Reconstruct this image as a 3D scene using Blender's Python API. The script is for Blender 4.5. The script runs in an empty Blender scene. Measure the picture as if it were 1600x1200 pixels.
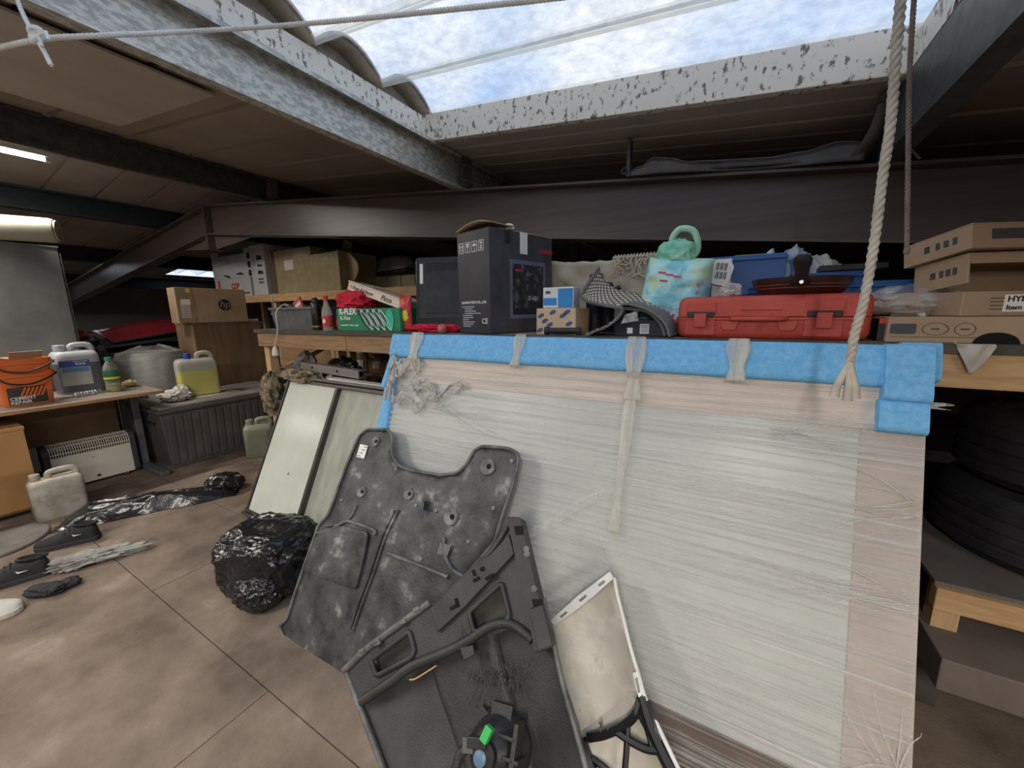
import bpy, bmesh, math, random
from mathutils import Vector, Matrix, noise
R = math.radians
scene = bpy.context.scene
C = scene.collection
# ---------------------------------------------------------------- camera
F, PITCH, ROLL, YAW, EYE = 600.0, R(10.6), R(0.7), R(30.0), 1.35
fw = Vector((-math.sin(YAW)*math.cos(PITCH), math.cos(YAW)*math.cos(PITCH), -math.sin(PITCH)))
rt = Vector((math.cos(YAW), math.sin(YAW), 0)); up = rt.cross(fw)
rt, up = math.cos(ROLL)*rt-math.sin(ROLL)*up, math.sin(ROLL)*rt+math.cos(ROLL)*up
eye = Vector((0, 0, EYE))
cd = bpy.data.cameras.new('camera'); cam = bpy.data.objects.new('camera', cd); C.objects.link(cam)
cd.sensor_width = 36; cd.lens = 36*F/1600; cd.clip_start = .02; cd.clip_end = 200
m = Matrix.Identity(4)
for i in range(3): m[i][0], m[i][1], m[i][2], m[i][3] = rt[i], up[i], -fw[i], eye[i]
cam.matrix_world = m; scene.camera = cam
# ---------------------------------------------------------------- sky and exposure
w = bpy.data.worlds.new('sky'); scene.world = w; w.use_nodes = True
wn = w.node_tree.nodes; wl = w.node_tree.links; bgn = wn['Background']
tc = wn.new('ShaderNodeTexCoord'); nz = wn.new('ShaderNodeTexNoise'); nz.inputs['Scale'].default_value = 2.2; nz.inputs['Detail'].default_value = 4
cr = wn.new('ShaderNodeValToRGB'); cr.color_ramp.elements[0].position = .42; cr.color_ramp.elements[1].position = .62
cr.color_ramp.elements[0].color = (.42, .58, .90, 1); cr.color_ramp.elements[1].color = (.92, .94, .98, 1)
wl.new(tc.outputs['Generated'], nz.inputs['Vector']); wl.new(nz.outputs['Fac'], cr.inputs[0]); wl.new(cr.outputs[0], bgn.inputs['Color'])
bgn.inputs['Strength'].default_value = 1.2
scene.view_settings.view_transform = 'Standard'; scene.view_settings.look = 'None'
scene.view_settings.gamma = 1; scene.view_settings.use_curve_mapping = False
scene.view_settings.exposure = 0.2
# ---------------------------------------------------------------- helpers
def ray(px, py): return fw+rt*((px-800)/F)+up*((600-py)/F)
def at(px, py, x=None, y=None, z=None):
    d = ray(px, py)
    t = (x-eye.x)/d.x if x is not None else (y-eye.y)/d.y if y is not None else (z-eye.z)/d.z
    return eye+d*t
def on_plane(px, py, p0, n):
    d = ray(px, py); return eye+d*((p0-eye).dot(n)/d.dot(n))
MATS = {}
def mat(name, c1, c2=None, rough=.6, metal=0, scale=6, bump=0, bscale=40, stretch=(1,1,1), lo=.35, hi=.65, trans=0, ior=1.45, spec=.5, alpha=1, c3=None, coat=0):
    if name in MATS: return MATS[name]
    mt = bpy.data.materials.new(name); MATS[name] = mt; mt.use_nodes = True
    nt = mt.node_tree; n = nt.nodes; l = nt.links; b = n['Principled BSDF']
    b.inputs['Base Color'].default_value = (*c1, 1); b.inputs['Roughness'].default_value = rough; b.inputs['Metallic'].default_value = metal
    b.inputs['Transmission Weight'].default_value = trans; b.inputs['IOR'].default_value = ior; b.inputs['Alpha'].default_value = alpha
    b.inputs['Specular IOR Level'].default_value = spec; b.inputs['Coat Weight'].default_value = coat
    if c2 or bump:
        t = n.new('ShaderNodeTexCoord'); mp = n.new('ShaderNodeMapping'); mp.inputs['Scale'].default_value = stretch
        l.new(t.outputs['Object'], mp.inputs['Vector'])
    if c2:
        z = n.new('ShaderNodeTexNoise'); z.inputs['Scale'].default_value = scale; z.inputs['Detail'].default_value = 6; z.inputs['Roughness'].default_value = .62
        r = n.new('ShaderNodeValToRGB'); r.color_ramp.elements[0].position = lo; r.color_ramp.elements[1].position = hi
        r.color_ramp.elements[0].color = (*c1, 1); r.color_ramp.elements[1].color = (*c2, 1)
        if c3: e = r.color_ramp.elements.new(min(.98, hi+.12)); e.color = (*c3, 1)
        l.new(mp.outputs[0], z.inputs['Vector']); l.new(z.outputs['Fac'], r.inputs[0]); l.new(r.outputs[0], b.inputs['Base Color'])
    if bump:
        z2 = n.new('ShaderNodeTexNoise'); z2.inputs['Scale'].default_value = bscale; z2.inputs['Detail'].default_value = 4
        bp = n.new('ShaderNodeBump'); bp.inputs['Strength'].default_value = bump; bp.inputs['Distance'].default_value = .01
        l.new(mp.outputs[0], z2.inputs['Vector']); l.new(z2.outputs['Fac'], bp.inputs['Height']); l.new(bp.outputs[0], b.inputs['Normal'])
    return mt
def emat(name, c, s):
    mt = bpy.data.materials.new(name); mt.use_nodes = True; b = mt.node_tree.nodes['Principled BSDF']
    b.inputs['Emission Color'].default_value = (*c, 1); b.inputs['Emission Strength'].default_value = s; b.inputs['Base Color'].default_value = (*c, 1); return mt
def film(name, c, streak, base, top, rough=.25, scale=(2, 60, 1), lo=.45, hi=.7, dens=1):
    """thin wrinkled plastic film: part see-through, part milky, more milky along the creases"""
    mt = bpy.data.materials.new(name); mt.use_nodes = True; MATS[name] = mt
    nt = mt.node_tree; n = nt.nodes; l = nt.links; b = n['Principled BSDF']
    b.inputs['Base Color'].default_value = (*c, 1); b.inputs['Roughness'].default_value = rough
    t = n.new('ShaderNodeTexCoord'); mp = n.new('ShaderNodeMapping'); mp.inputs['Scale'].default_value = scale
    mp.inputs['Rotation'].default_value = (0, 0, R(-4))
    z = n.new('ShaderNodeTexNoise'); z.inputs['Scale'].default_value = 1; z.inputs['Detail'].default_value = 7; z.inputs['Roughness'].default_value = .7; z.inputs['Distortion'].default_value = .4
    mr = n.new('ShaderNodeMapRange'); mr.inputs[1].default_value = lo; mr.inputs[2].default_value = hi; mr.inputs[3].default_value = base; mr.inputs[4].default_value = top
    bp = n.new('ShaderNodeBump'); bp.inputs['Strength'].default_value = streak; bp.inputs['Distance'].default_value = .012
    tr = n.new('ShaderNodeBsdfTransparent'); mx = n.new('ShaderNodeMixShader')
    l.new(t.outputs['Object'], mp.inputs['Vector']); l.new(mp.outputs[0], z.inputs['Vector']); l.new(z.outputs['Fac'], mr.inputs[0]); l.new(z.outputs['Fac'], bp.inputs['Height'])
    l.new(bp.outputs[0], b.inputs['Normal']); l.new(mr.outputs[0], mx.inputs[0]); l.new(tr.outputs[0], mx.inputs[1]); l.new(b.outputs[0], mx.inputs[2])
    l.new(mx.outputs[0], n['Material Output'].inputs['Surface']); return mt
class MB:
    def __init__(s): s.v = []; s.f = []; s.M = Matrix.Identity(4)
    def add(s, vs, fs):
        o = len(s.v); s.v += [tuple(s.M @ Vector(v)) for v in vs]; s.f += [tuple(i+o for i in f) for f in fs]; return s
    def box(s, a, b):
        (x0, y0, z0), (x1, y1, z1) = a, b
        return s.add([(x0,y0,z0),(x1,y0,z0),(x1,y1,z0),(x0,y1,z0),(x0,y0,z1),(x1,y0,z1),(x1,y1,z1),(x0,y1,z1)],
                     [(0,3,2,1),(4,5,6,7),(0,1,5,4),(1,2,6,5),(2,3,7,6),(3,0,4,7)])
    def cbox(s, c, d): return s.box([c[i]-d[i]/2 for i in range(3)], [c[i]+d[i]/2 for i in range(3)])
    def prism(s, poly, h, axis='z', o=0):
        """polygon extruded along an axis from o to o+h"""
        n = len(poly); P = lambda p, k: (p[0], p[1], k) if axis == 'z' else (p[0], k, p[1]) if axis == 'y' else (k, p[0], p[1])
        vs = [P(p, o) for p in poly]+[P(p, o+h) for p in poly]
        return s.add(vs, [tuple(range(n))[::-1], tuple(range(n, 2*n))]+[(i, (i+1) % n, n+(i+1) % n, n+i) for i in range(n)])
    def tube(s, pts, r, seg=8, cap=True, closed=False):
        pts = [Vector(p) for p in pts]; n = len(pts); rs = r if isinstance(r, (list, tuple)) else [r]*n
        vs = []; u = None
        for i, p in enumerate(pts):
            a = pts[(i-1) % n] if (closed or i) else p; b = pts[(i+1) % n] if (closed or i < n-1) else p
            t = (b-a); t = t.normalized() if t.length > 1e-9 else Vector((0, 0, 1))
            if u is None: u = t.orthogonal().normalized()
            u = (u-t*u.dot(t)); u = u.normalized() if u.length > 1e-6 else t.orthogonal().normalized(); v = t.cross(u)
            for k in range(seg): q = 2*math.pi*k/seg; vs.append(p+(u*math.cos(q)+v*math.sin(q))*rs[i])
        fs = [(i*seg+k, i*seg+(k+1) % seg, ((i+1) % n)*seg+(k+1) % seg, ((i+1) % n)*seg+k) for i in range(n if closed else n-1) for k in range(seg)]
        if cap and not closed: fs += [tuple(range(seg))[::-1], tuple((n-1)*seg+k for k in range(seg))]
        return s.add(vs, fs)
    def lathe(s, prof, seg=24, cap=True):
        vs = [(r*math.cos(2*math.pi*k/seg), r*math.sin(2*math.pi*k/seg), z) for r, z in prof for k in range(seg)]
        fs = [(i*seg+k, i*seg+(k+1) % seg, (i+1)*seg+(k+1) % seg, (i+1)*seg+k) for i in range(len(prof)-1) for k in range(seg)]
        if cap: fs += [tuple(range(seg))[::-1], tuple((len(prof)-1)*seg+k for k in range(seg))]
        return s.add(vs, fs)
    def grid(s, f, nu, nv, closed=False):
        vs = [f(i/nu, j/nv) for j in range(nv+1) for i in range(nu+1)]
        return s.add(vs, [(j*(nu+1)+i, j*(nu+1)+i+1, (j+1)*(nu+1)+i+1, (j+1)*(nu+1)+i) for j in range(nv) for i in range(nu)])
    def obj(s, name, m, parent=None, smooth=0, bevel=0, solid=0, bseg=2):
        me = bpy.data.meshes.new(name); me.from_pydata(s.v, [], s.f); me.update()
        me.materials.append(m)
        o = bpy.data.objects.new(name, me); C.objects.link(o)
        if parent: o.parent = parent
        if smooth: me.shade_smooth(); me.set_sharp_from_angle(angle=R(smooth))
        if solid: q = o.modifiers.new('t', 'SOLIDIFY'); q.thickness = solid; q.offset = 0
        if bevel: q = o.modifiers.new('b', 'BEVEL'); q.width = bevel; q.segments = bseg; q.limit_method = 'ANGLE'; q.angle_limit = R(40)
        return o
def box(name, a, b, m, parent=None, bevel=0): return MB().box(a, b).obj(name, m, parent, bevel=bevel)
def tag(o, label, cat, group=None):
    o['label'] = label; o['category'] = cat
    if group: o['group'] = group
    return o
def thing(name, label, cat, loc=(0,0,0), rot=(0,0,0), group=None):
    o = bpy.data.objects.new(name, None); C.objects.link(o); o.location = loc; o.rotation_euler = rot; o.empty_display_size = .05
    return tag(o, label, cat, group)
def struct(o): o['kind'] = 'structure'; return o
def root(name): o = bpy.data.objects.new(name, None); C.objects.link(o); return struct(o)
FONTJ = []
def text(s, size, M, m, parent, name='lettering', align='CENTER', ex=.0006, sx=1, shear=0, bold=0):
    cu = bpy.data.curves.new(name, 'FONT'); cu.body = s; cu.size = size; cu.align_x = align; cu.align_y = 'CENTER'; cu.extrude = ex; cu.shear = shear; cu.resolution_u = 2; cu.offset = bold
    t = bpy.data.objects.new('t', cu); C.objects.link(t); dg = bpy.context.evaluated_depsgraph_get()
    me = bpy.data.meshes.new_from_object(t.evaluated_get(dg)); bpy.data.objects.remove(t); bpy.data.curves.remove(cu)
    me.name = name; me.materials.clear(); me.materials.append(m)
    me.transform(M @ Matrix.Diagonal((sx, 1, 1, 1)))
    o = bpy.data.objects.new(name, me); C.objects.link(o); o.parent = parent; return o
def frame(o, xd, yd):
    """matrix with local x along xd and y along yd"""
    x = Vector(xd).normalized(); y = Vector(yd); y = (y-x*y.dot(x)).normalized(); z = x.cross(y); m = Matrix.Identity(4)
    for i in range(3): m[i][0], m[i][1], m[i][2], m[i][3] = x[i], y[i], z[i], o[i]
    return m
def fbm(p, o=4, s=1.0):
    return noise.fractal(Vector(p)*s, 1.0, 2.0, o)
def ridge(p, s=1.0, o=3):
    a = 0; k = 1
    for i in range(o): a += k*(1-abs(noise.noise(Vector(p)*s+Vector((7.3*i, 1.7, 3.1)))*2)); s *= 2.03; k *= .5
    return a/1.75
def lump(name, m, parent, size, seed=0, amp=.25, sc=3, sub=5, flat=True, power=1.0, smooth=60, shape=None, crease=1):
    """crumpled soft body: a creased blob resting on z=0"""
    bm = bmesh.new(); bmesh.ops.create_icosphere(bm, subdivisions=sub, radius=1)
    off = Vector((seed*13.7, seed*3.1, seed*7.7))
    for v in bm.verts:
        d = v.co.normalized(); q = d*sc+off
        k = 1+amp*(crease*(ridge(q, 1.0)-.55)+.6*noise.noise(q*.6))
        p = Vector([math.copysign(abs(c)**power, c) for c in d])*k
        p = Vector((p.x*size[0]/2, p.y*size[1]/2, p.z*size[2]/2))
        if shape: p = shape(p, d)
        if flat: p.z += size[2]/2*.86; p.z = max(p.z, .002+.004*abs(noise.noise(q*3)))
        v.co = p
    me = bpy.data.meshes.new(name); bm.to_mesh(me); bm.free(); me.materials.append(m)
    o = bpy.data.objects.new(name, me); C.objects.link(o); o.parent = parent; me.shade_smooth(); me.set_sharp_from_angle(angle=R(smooth)); return o
def cloth(name, m, parent, f, nu=40, nv=40, solid=.003): return MB().grid(f, nu, nv).obj(name, m, parent, smooth=70, solid=solid)
def rope(mb, pts, r, pitch):
    """three-strand twisted rope along a path"""
    pts = [Vector(p) for p in pts]; dense = []; acc = 0
    for a, b in zip(pts, pts[1:]):
        n = max(2, int((b-a).length/(pitch/7)))
        for i in range(n): dense.append((a.lerp(b, i/n), acc+(b-a).length*i/n))
        acc += (b-a).length
    dense.append((pts[-1], acc))
    for k in range(3):
        P = []
        for i, (p, s) in enumerate(dense):
            t = (dense[min(i+1, len(dense)-1)][0]-dense[max(i-1, 0)][0]).normalized(); u = t.cross(Vector((.3, .2, .93)) if abs(t.z) < .9 else Vector((1, 0, 0))).normalized(); v = t.cross(u)
            a = 2*math.pi*(s/pitch+k/3); P.append(p+(u*math.cos(a)+v*math.sin(a))*r*.5)
        mb.tube(P, r*.56, 6)
    return mb
def spline(pts, n=8):
    P = [Vector(p) for p in pts]; P = [P[0]*2-P[1]]+P+[P[-1]*2-P[-2]]; out = []
    for i in range(1, len(P)-2):
        a, b, c, d = P[i-1:i+3]
        for k in range(n):
            t = k/n; out.append(.5*((2*b)+(c-a)*t+(2*a-5*b+4*c-d)*t*t+(3*b-a-3*c+d)*t**3))
    return out+[P[-2]]
def arc_poly(pts, r, n=4):
    """2D polygon with rounded corners"""
    out = []; N = len(pts)
    for i in range(N):
        p = Vector(pts[i]); a = Vector(pts[i-1])-p; b = Vector(pts[(i+1) % N])-p
        k = min(r, a.length*.45, b.length*.45); A = p+a.normalized()*k; B = p+b.normalized()*k
        for j in range(n+1): t = j/n; out.append(tuple((1-t)**2*A+2*t*(1-t)*p+t*t*B))
    return out
def copy_tree(o, parent=None):
    c = o.copy(); C.objects.link(c); c.parent = parent
    for ch in [q for q in bpy.data.objects if q.parent == o]: copy_tree(ch, c)
    return c
# ---------------------------------------------------------------- materials
WHITE = mat('white_plastic', (.72, .70, .66), (.6, .57, .52), .45, scale=5)
BLACK = mat('black_plastic', (.012, .012, .013), (.03, .03, .032), .42, scale=12, bump=.05, bscale=300)
DARKSTEEL = mat('dark_painted_steel', (.080, .060, .052), (.112, .085, .074), .34, scale=3, stretch=(.3, 6, 9), bump=.06, bscale=60)
GALV = mat('galvanised_steel', (.40, .385, .34), (.68, .66, .59), .4, .35, scale=34, lo=.42, hi=.58, stretch=(1, .8, 1.6))
LINER = mat('roof_liner', (.30, .255, .215), (.37, .32, .275), .6, scale=2)
LINER2 = mat('roof_liner_pale', (.42, .38, .33), (.5, .46, .41), .55, scale=2)
TRIM = mat('white_trim', (.20, .17, .14), (.84, .79, .70), .5, scale=40, lo=.38, hi=.44, stretch=(1, 1, .6))
FLOOR = mat('chipboard', (.085, .060, .042), (.205, .158, .120), .72, scale=2.6, lo=.33, hi=.6, bump=.15, bscale=70, c3=(.30, .25, .21))
SUB = mat('subfloor', (.03, .025, .02), rough=.9)
WALLM = mat('wall_cladding', (.17, .15, .135), (.22, .2, .18), .7, scale=1.5)
PINE = mat('pine', (.42, .25, .11), (.56, .37, .19), .65, scale=4, stretch=(1.2, 14, 14), bump=.1, bscale=20)
PINEV = mat('pine_upright', (.48, .31, .15), (.60, .41, .22), .65, scale=4, stretch=(14, 14, 1.2), bump=.1, bscale=20)
CARD = mat('cardboard', (.36, .245, .15), (.43, .305, .2), .75, scale=5)
CARD2 = mat('cardboard_dusty', (.27, .19, .105), (.36, .265, .155), .7, scale=7)
STEEL = mat('bright_steel', (.55, .55, .55), rough=.28, metal=1)
PAPER = mat('white_paper', (.78, .77, .74), rough=.7)
INK = mat('black_ink', (.02, .02, .02), rough=.6)
WINK = mat('white_ink', (.75, .75, .75), rough=.6)
# ---------------------------------------------------------------- structure
SL = .11                                   # roof slope
APX = -5.2; YB = 2.3
def zb(x): return 1.67-SL*x if x > APX else 1.67-SL*APX-SL*(APX-x)      # underside of the rafters
X0, X1, YA, YZ = -12.4, 3.4, -4.4, 7.0
fl = root('floor')
box('subfloor', (X0, YA, -.06), (X1, YZ, -.016), SUB, fl)
rr = random.Random(4); k = 0
fm = {}
for j in range(-7, 11):
    y0 = .567+.6*j-.6; x = -1.37+(0 if j == 0 else rr.uniform(-1.2, 1.2)); x -= 2.4*5
    while x < X1:
        a, b = max(x, X0), min(x+2.4, X1)
        if b-a > .05 and y0+.6 > YA and y0 < YZ:
            o = box('floor_panel', (a+.002, max(y0, YA)+.002, -.016), (b-.002, min(y0+.6, YZ)-.002, rr.uniform(-.001, 0)), FLOOR, fl)
        x += 2.4
def roofz(x): return zb(x)+.31+.22
for nm, a, b in (('wall_left', (X0-.1, YA-.1, -.1), (X0, YZ+.1, roofz(X0)+.03)), ('wall_right', (X1, YA-.1, -.1), (X1+.1, YZ+.1, roofz(X1)+.03))): struct(box(nm, a, b, WALLM))
for nm, y in (('wall_back', YZ), ('wall_front', YA-.1)):
    struct(MB().prism([(X0, -.1), (X1, -.1), (X1, roofz(X1)+.03), (APX, roofz(APX)+.03), (X0, roofz(X0)+.03)], .1, 'y', y).obj(nm, WALLM))
# roof lining: ribbed strips that run down the slope, with the rooflight bay left open
ce = root('ceiling'); PUR = [.45, -1.73, -4.03, -6.35, -8.65, -10.9]
YT = 2.0                                   # far end of the rooflight
def roofz(x): return zb(x)+.31+.22
def strip(xa, xb, ya, yb, m, ribs=1):
    n = 4*ribs; pr = []
    for i in range(ribs):
        a = ya+(yb-ya)*i/ribs; w = (yb-ya)/ribs
        pr += [(a, 0), (a+w*.86 if ribs > 1 else b_(a, w), 0), (a+w*.9 if ribs > 1 else a+w-.022, .022), (a+w*.97 if ribs > 1 else a+w-.004, .022)]
    pr.append((yb, 0)); mb = MB(); N = len(pr)
    vs = [(xa, y, roofz(xa)+z) for y, z in pr]+[(xb, y, roofz(xb)+z) for y, z in pr]
    mb.add(vs, [(i, i+1, N+i+1, N+i) for i in range(N-1)]); mb.obj('liner_panel', m, ce)
def b_(a, w): return a+w-.035
FARL = [(YA+.38*12, YA+.38*17), (YA+.38*21, YA+.38*24)]     # rooflights in the far slope
y = YA
while y < YZ-.01:
    yb = min(y+.38, YZ)
    if any(a-.19 <= y and yb <= b+.19 for a, b in FARL): strip(X0, -10.6, y, yb, LINER); strip(-9.45, APX, y, yb, LINER)
    else: strip(X0, APX, y, yb, LINER)
    strip(APX, PUR[1], y, yb, LINER); strip(PUR[0], X1, y, yb, LINER)
    y = yb
y = YT
while y < YZ-.01:
    yb = min(y+.5, YZ); strip(PUR[1], PUR[0], y, yb, LINER2, 3); y = yb
strip(PUR[1], PUR[0], YA, -2.0, LINER2, 3)
# rooflight
wn1 = root('window_1')
def sky_sheet():
    mt = bpy.data.materials.new('translucent_sheet'); mt.use_nodes = True; nt = mt.node_tree; n = nt.nodes; l = nt.links
    t = n.new('ShaderNodeTexCoord'); z = n.new('ShaderNodeTexNoise'); z.inputs['Scale'].default_value = 22; z.inputs['Detail'].default_value = 8; z.inputs['Roughness'].default_value = .7
    mp = n.new('ShaderNodeMapping'); mp.inputs['Scale'].default_value = (.7, 1.4, 1); l.new(t.outputs['Object'], mp.inputs[0]); l.new(mp.outputs[0], z.inputs['Vector'])
    r = n.new('ShaderNodeValToRGB'); r.color_ramp.elements[0].position = .36; r.color_ramp.elements[1].position = .62
    r.color_ramp.elements[0].color = (.62, .64, .66, 1); r.color_ramp.elements[1].color = (.92, .92, .9, 1)
    l.new(z.outputs['Fac'], r.inputs[0])
    tr = n.new('ShaderNodeBsdfTransparent'); l.new(r.outputs[0], tr.inputs[0])
    tl = n.new('ShaderNodeBsdfTranslucent'); tl.inputs[0].default_value = (.62, .66, .66, 1)
    mx = n.new('ShaderNodeMixShader'); mx.inputs[0].default_value = .3
    l.new(tr.outputs[0], mx.inputs[1]); l.new(tl.outputs[0], mx.inputs[2]); l.new(mx.outputs[0], n['Material Output'].inputs['Surface']); return mt
SHEET = sky_sheet()
def corr(y):                               # wide corrugation: sharp valleys, round crests
    p = ((y-YT)/.375) % 1.0; return .11*math.sin(math.pi*p)**.8 if p > 0 else 0
def sheet(xa, xb, ya, yb, parent, mtl=None, name='rooflight_sheet', h=.13):
    ny = int((yb-ya)/.375*16)
    mb = MB().grid(lambda u, v: (xa+(xb-xa)*u, ya+(yb-ya)*v, roofz(xa+(xb-xa)*u)+h+corr(ya+(yb-ya)*v)), 8, ny)
    return mb.obj(name, mtl or SHEET, parent, smooth=50)
sheet(PUR[1]+.02, PUR[0]+.05, -2.0, YT+.02, wn1)
LAP = mat('milky_lap', (.80, .80, .76), rough=.6); LAP.node_tree.nodes['Principled BSDF'].inputs['Transmission Weight'].default_value = .0
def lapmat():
    mt = bpy.data.materials.new('pale_sheet'); mt.use_nodes = True; n = mt.node_tree.nodes; l = mt.node_tree.links
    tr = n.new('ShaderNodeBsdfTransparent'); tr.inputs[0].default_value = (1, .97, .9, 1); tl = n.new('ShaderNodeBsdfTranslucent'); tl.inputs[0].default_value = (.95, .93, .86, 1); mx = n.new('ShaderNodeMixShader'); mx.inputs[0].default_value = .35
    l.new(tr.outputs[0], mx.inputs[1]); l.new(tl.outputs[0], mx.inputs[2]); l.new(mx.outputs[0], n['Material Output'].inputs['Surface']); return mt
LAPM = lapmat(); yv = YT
while yv > -2.0:  # narrow strip, whiter and less blue than the sheet, along each valley
    y_ = yv; mb = MB(); mb.grid(lambda u, v: (PUR[1]+.03+(PUR[0]-PUR[1])*u, y_-.024+.048*v, roofz(PUR[1]+.03+(PUR[0]-PUR[1])*u)+.122+min(corr(y_-.024+.048*v), .05)), 8, 6); mb.obj('pale_valley', LAPM, wn1, smooth=60); yv -= .375
EDGE = mat('sheet_edge', (.42, .36, .27), (.55, .48, .38), .8, scale=20)
# thick brown end of the sheets where they lie on the kerb
mb = MB(); ny = 160
mb.grid(lambda u, v: (PUR[1]-.1+.14*u, -2+(YT+2)*v, roofz(PUR[1])+.135+corr(-2+(YT+2)*v)), 1, ny); mb.obj('sheet_end', EDGE, wn1, smooth=50, solid=.012)
mb = MB(); mb.grid(lambda u, v: (PUR[1]-.09, -2+(YT+2)*v, roofz(PUR[1])+.11+(corr(-2+(YT+2)*v)+.02)*u), 1, ny); mb.obj('sheet_filler', EDGE, wn1)
def slopebox(xa, xb, ya, yb, za, zc, m, name, parent):      # box that follows the slope; za, zc above the lining
    mb = MB(); mb.add([(x, y, roofz(x)+z) for x in (xa, xb) for y in (ya, yb) for z in (za, zc)], [(0,1,3,2),(4,6,7,5),(0,4,5,1),(2,3,7,6),(0,2,6,4),(1,5,7,3)])
    return mb.obj(name, m, parent, bevel=.003)
f0, f1, f2, f3 = FARL[0]+FARL[1]
for xa, xb, ya, yb in ((X0-.1, -10.6, YA-.1, YZ+.1), (-9.45, APX, YA-.1, YZ+.1), (-10.6, -9.45, YA-.1, f0), (-10.6, -9.45, f1, f2), (-10.6, -9.45, f3, YZ+.1), (APX, PUR[1]-.04, YA-.1, YZ+.1), (PUR[0]+.08, X1+.1, YA-.1, YZ+.1), (PUR[1]-.04, PUR[0]+.08, YT+.05, YZ+.1), (PUR[1]-.04, PUR[0]+.08, YA-.1, -2.05)):
    slopebox(xa, xb, ya, yb, .03, .05, SUB, 'roof_skin', ce)
for i_, (ya, yb) in enumerate(FARL):
    fw_ = root('window_%d' % (i_+2)); sheet(-10.65, -9.4, ya, yb, fw_, h=.06)
t1 = slopebox(PUR[1]+.005, PUR[0]+.06, YT-.02, YT+.02, -.01, .14, TRIM, 'trim_1', None); struct(t1)
t2 = slopebox(PUR[1]-.03, PUR[1]+.004, -2.0, YT+.03, -.01, .125, TRIM, 'trim_2', None); struct(t2)
t3 = slopebox(PUR[0]+.01, PUR[0]+.05, -2.0, YT-.021, 0, .13, TRIM, 'trim_3', None); struct(t3)
t4 = slopebox(PUR[1]+.001, PUR[0]+.009, -2.03, -2.0, -.01, .14, TRIM, 'trim_4', None); struct(t4)
# second and third rooflights on the far slope, seen as bright slots past the rafter
# ---- purlins: galvanised channels
def channel(ya, yb, x, h=.215, fl_=.065, lip=.02, t=.004, side=1):
    zz = zb(x)+.31; s = side
    prof = [(0, 0), (s*fl_, 0), (s*fl_, lip), (s*(fl_-t), lip), (s*(fl_-t), t), (s*t, t), (s*t, h-t), (s*(fl_-t), h-t), (s*(fl_-t), h-lip), (s*fl_, h-lip), (s*fl_, h), (0, h)]
    sl = -SL if x > APX else SL
    return MB().prism([(x+a, zz+b+sl*a) for a, b in prof], yb-ya, 'y', ya)
labels = ['galvanised channel purlin at the right side of the rooflight', 'bright mottled galvanised purlin along the left side of the rooflight', 'dark purlin second left of the rooflight, just above the lit tube',
          'dark purlin below the lit tube, third left of the rooflight', 'dark purlin far left above the sloping rafter, lower of the far pair', 'far purlin lowest on the left roof slope']
DGALV = mat('dull_galvanised', (.085, .085, .08), (.14, .14, .135), .45, .5, scale=20)
BGREEN = mat('bluish_dark_steel', (.018, .024, .028), (.03, .036, .04), .5, .2, scale=14)
for i, x in enumerate(PUR):
    o = thing('roof_purlin', labels[i], 'purlin', (0, 0, 0), group='roof purlins')
    channel(YA+.02, YZ-.02, x, side=1).obj('channel', [DGALV, GALV, DGALV, BGREEN, BGREEN, BGREEN][i], o, smooth=30)
    if i in (1, 2, 0):
        sm = mat('cleat_brown', (.10, .078, .065), (.16, .125, .105), .5, scale=10)
        z0 = zb(x)+.31
        box('cleat', (x+.066, YB-.055, z0+.012), (x+.072, YB+.055, z0+.2), sm, o)
        for dy in (-.03, .03):
            for dz in (.05, .15):
                b = MB(); b.M = Matrix.Translation((x+.072, YB+dy, z0+dz)) @ Matrix.Rotation(R(90), 4, 'Y'); b.lathe([(.013, 0), (.013, .006), (.008, .008), (.008, .014)], 6); b.obj('bolt', STEEL, o)
# ---- portal rafters
def ibeam(pa, pb, h=.31, w=.15, tf=.014, tw=.010, name='rafter', m=DARKSTEEL, parent=None):
    """I section between two points (underside line), in the plane y=const"""
    (xa, za), (xb, zb_) = pa, pb; y = YB
    for nm, y0, y1, z0, z1 in (('web', y-tw/2, y+tw/2, tf, h-tf), ('bottom_flange', y-w/2, y+w/2, 0, tf), ('top_flange', y-w/2, y+w/2, h-tf, h)):
        mb = MB(); mb.add([(x, yy, zq+dz) for x, zq in ((xa, za), (xb, zb_)) for yy in (y0, y1) for dz in (z0, z1)], [(0,1,3,2),(4,6,7,5),(0,4,5,1),(2,3,7,6),(0,2,6,4),(1,5,7,3)])
        mb.obj(nm, m, parent, bevel=.002)
ra = thing('steel_rafter', 'long dark brown steel beam crossing above the shelf', 'beam')
ibeam((APX+.005, zb(APX)), (X1, zb(X1)), parent=ra)
rb = thing('steel_rafter', 'dark steel beam sloping down to the far left wall', 'beam')
ibeam((X0, zb(X0)), (APX-.005, zb(APX)), parent=rb)
for o, x in ((ra, APX+.012), (rb, APX-.012)): box('end_plate', (x-.007, YB-.08, zb(APX)-.16), (x+.007, YB+.08, zb(APX)+.31), DARKSTEEL, o)
MB().prism([(APX+.02, zb(APX)-.15), (APX+.02, zb(APX)), (APX+.8, zb(APX+.8)-.005)], .01, 'y', YB-.005).obj('haunch', DARKSTEEL, ra)
MB().prism([(APX-.02, zb(APX)-.15), (APX-.02, zb(APX)), (APX-.8, zb(APX-.8)-.005)], .01, 'y', YB-.005).obj('haunch', DARKSTEEL, rb)
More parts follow.
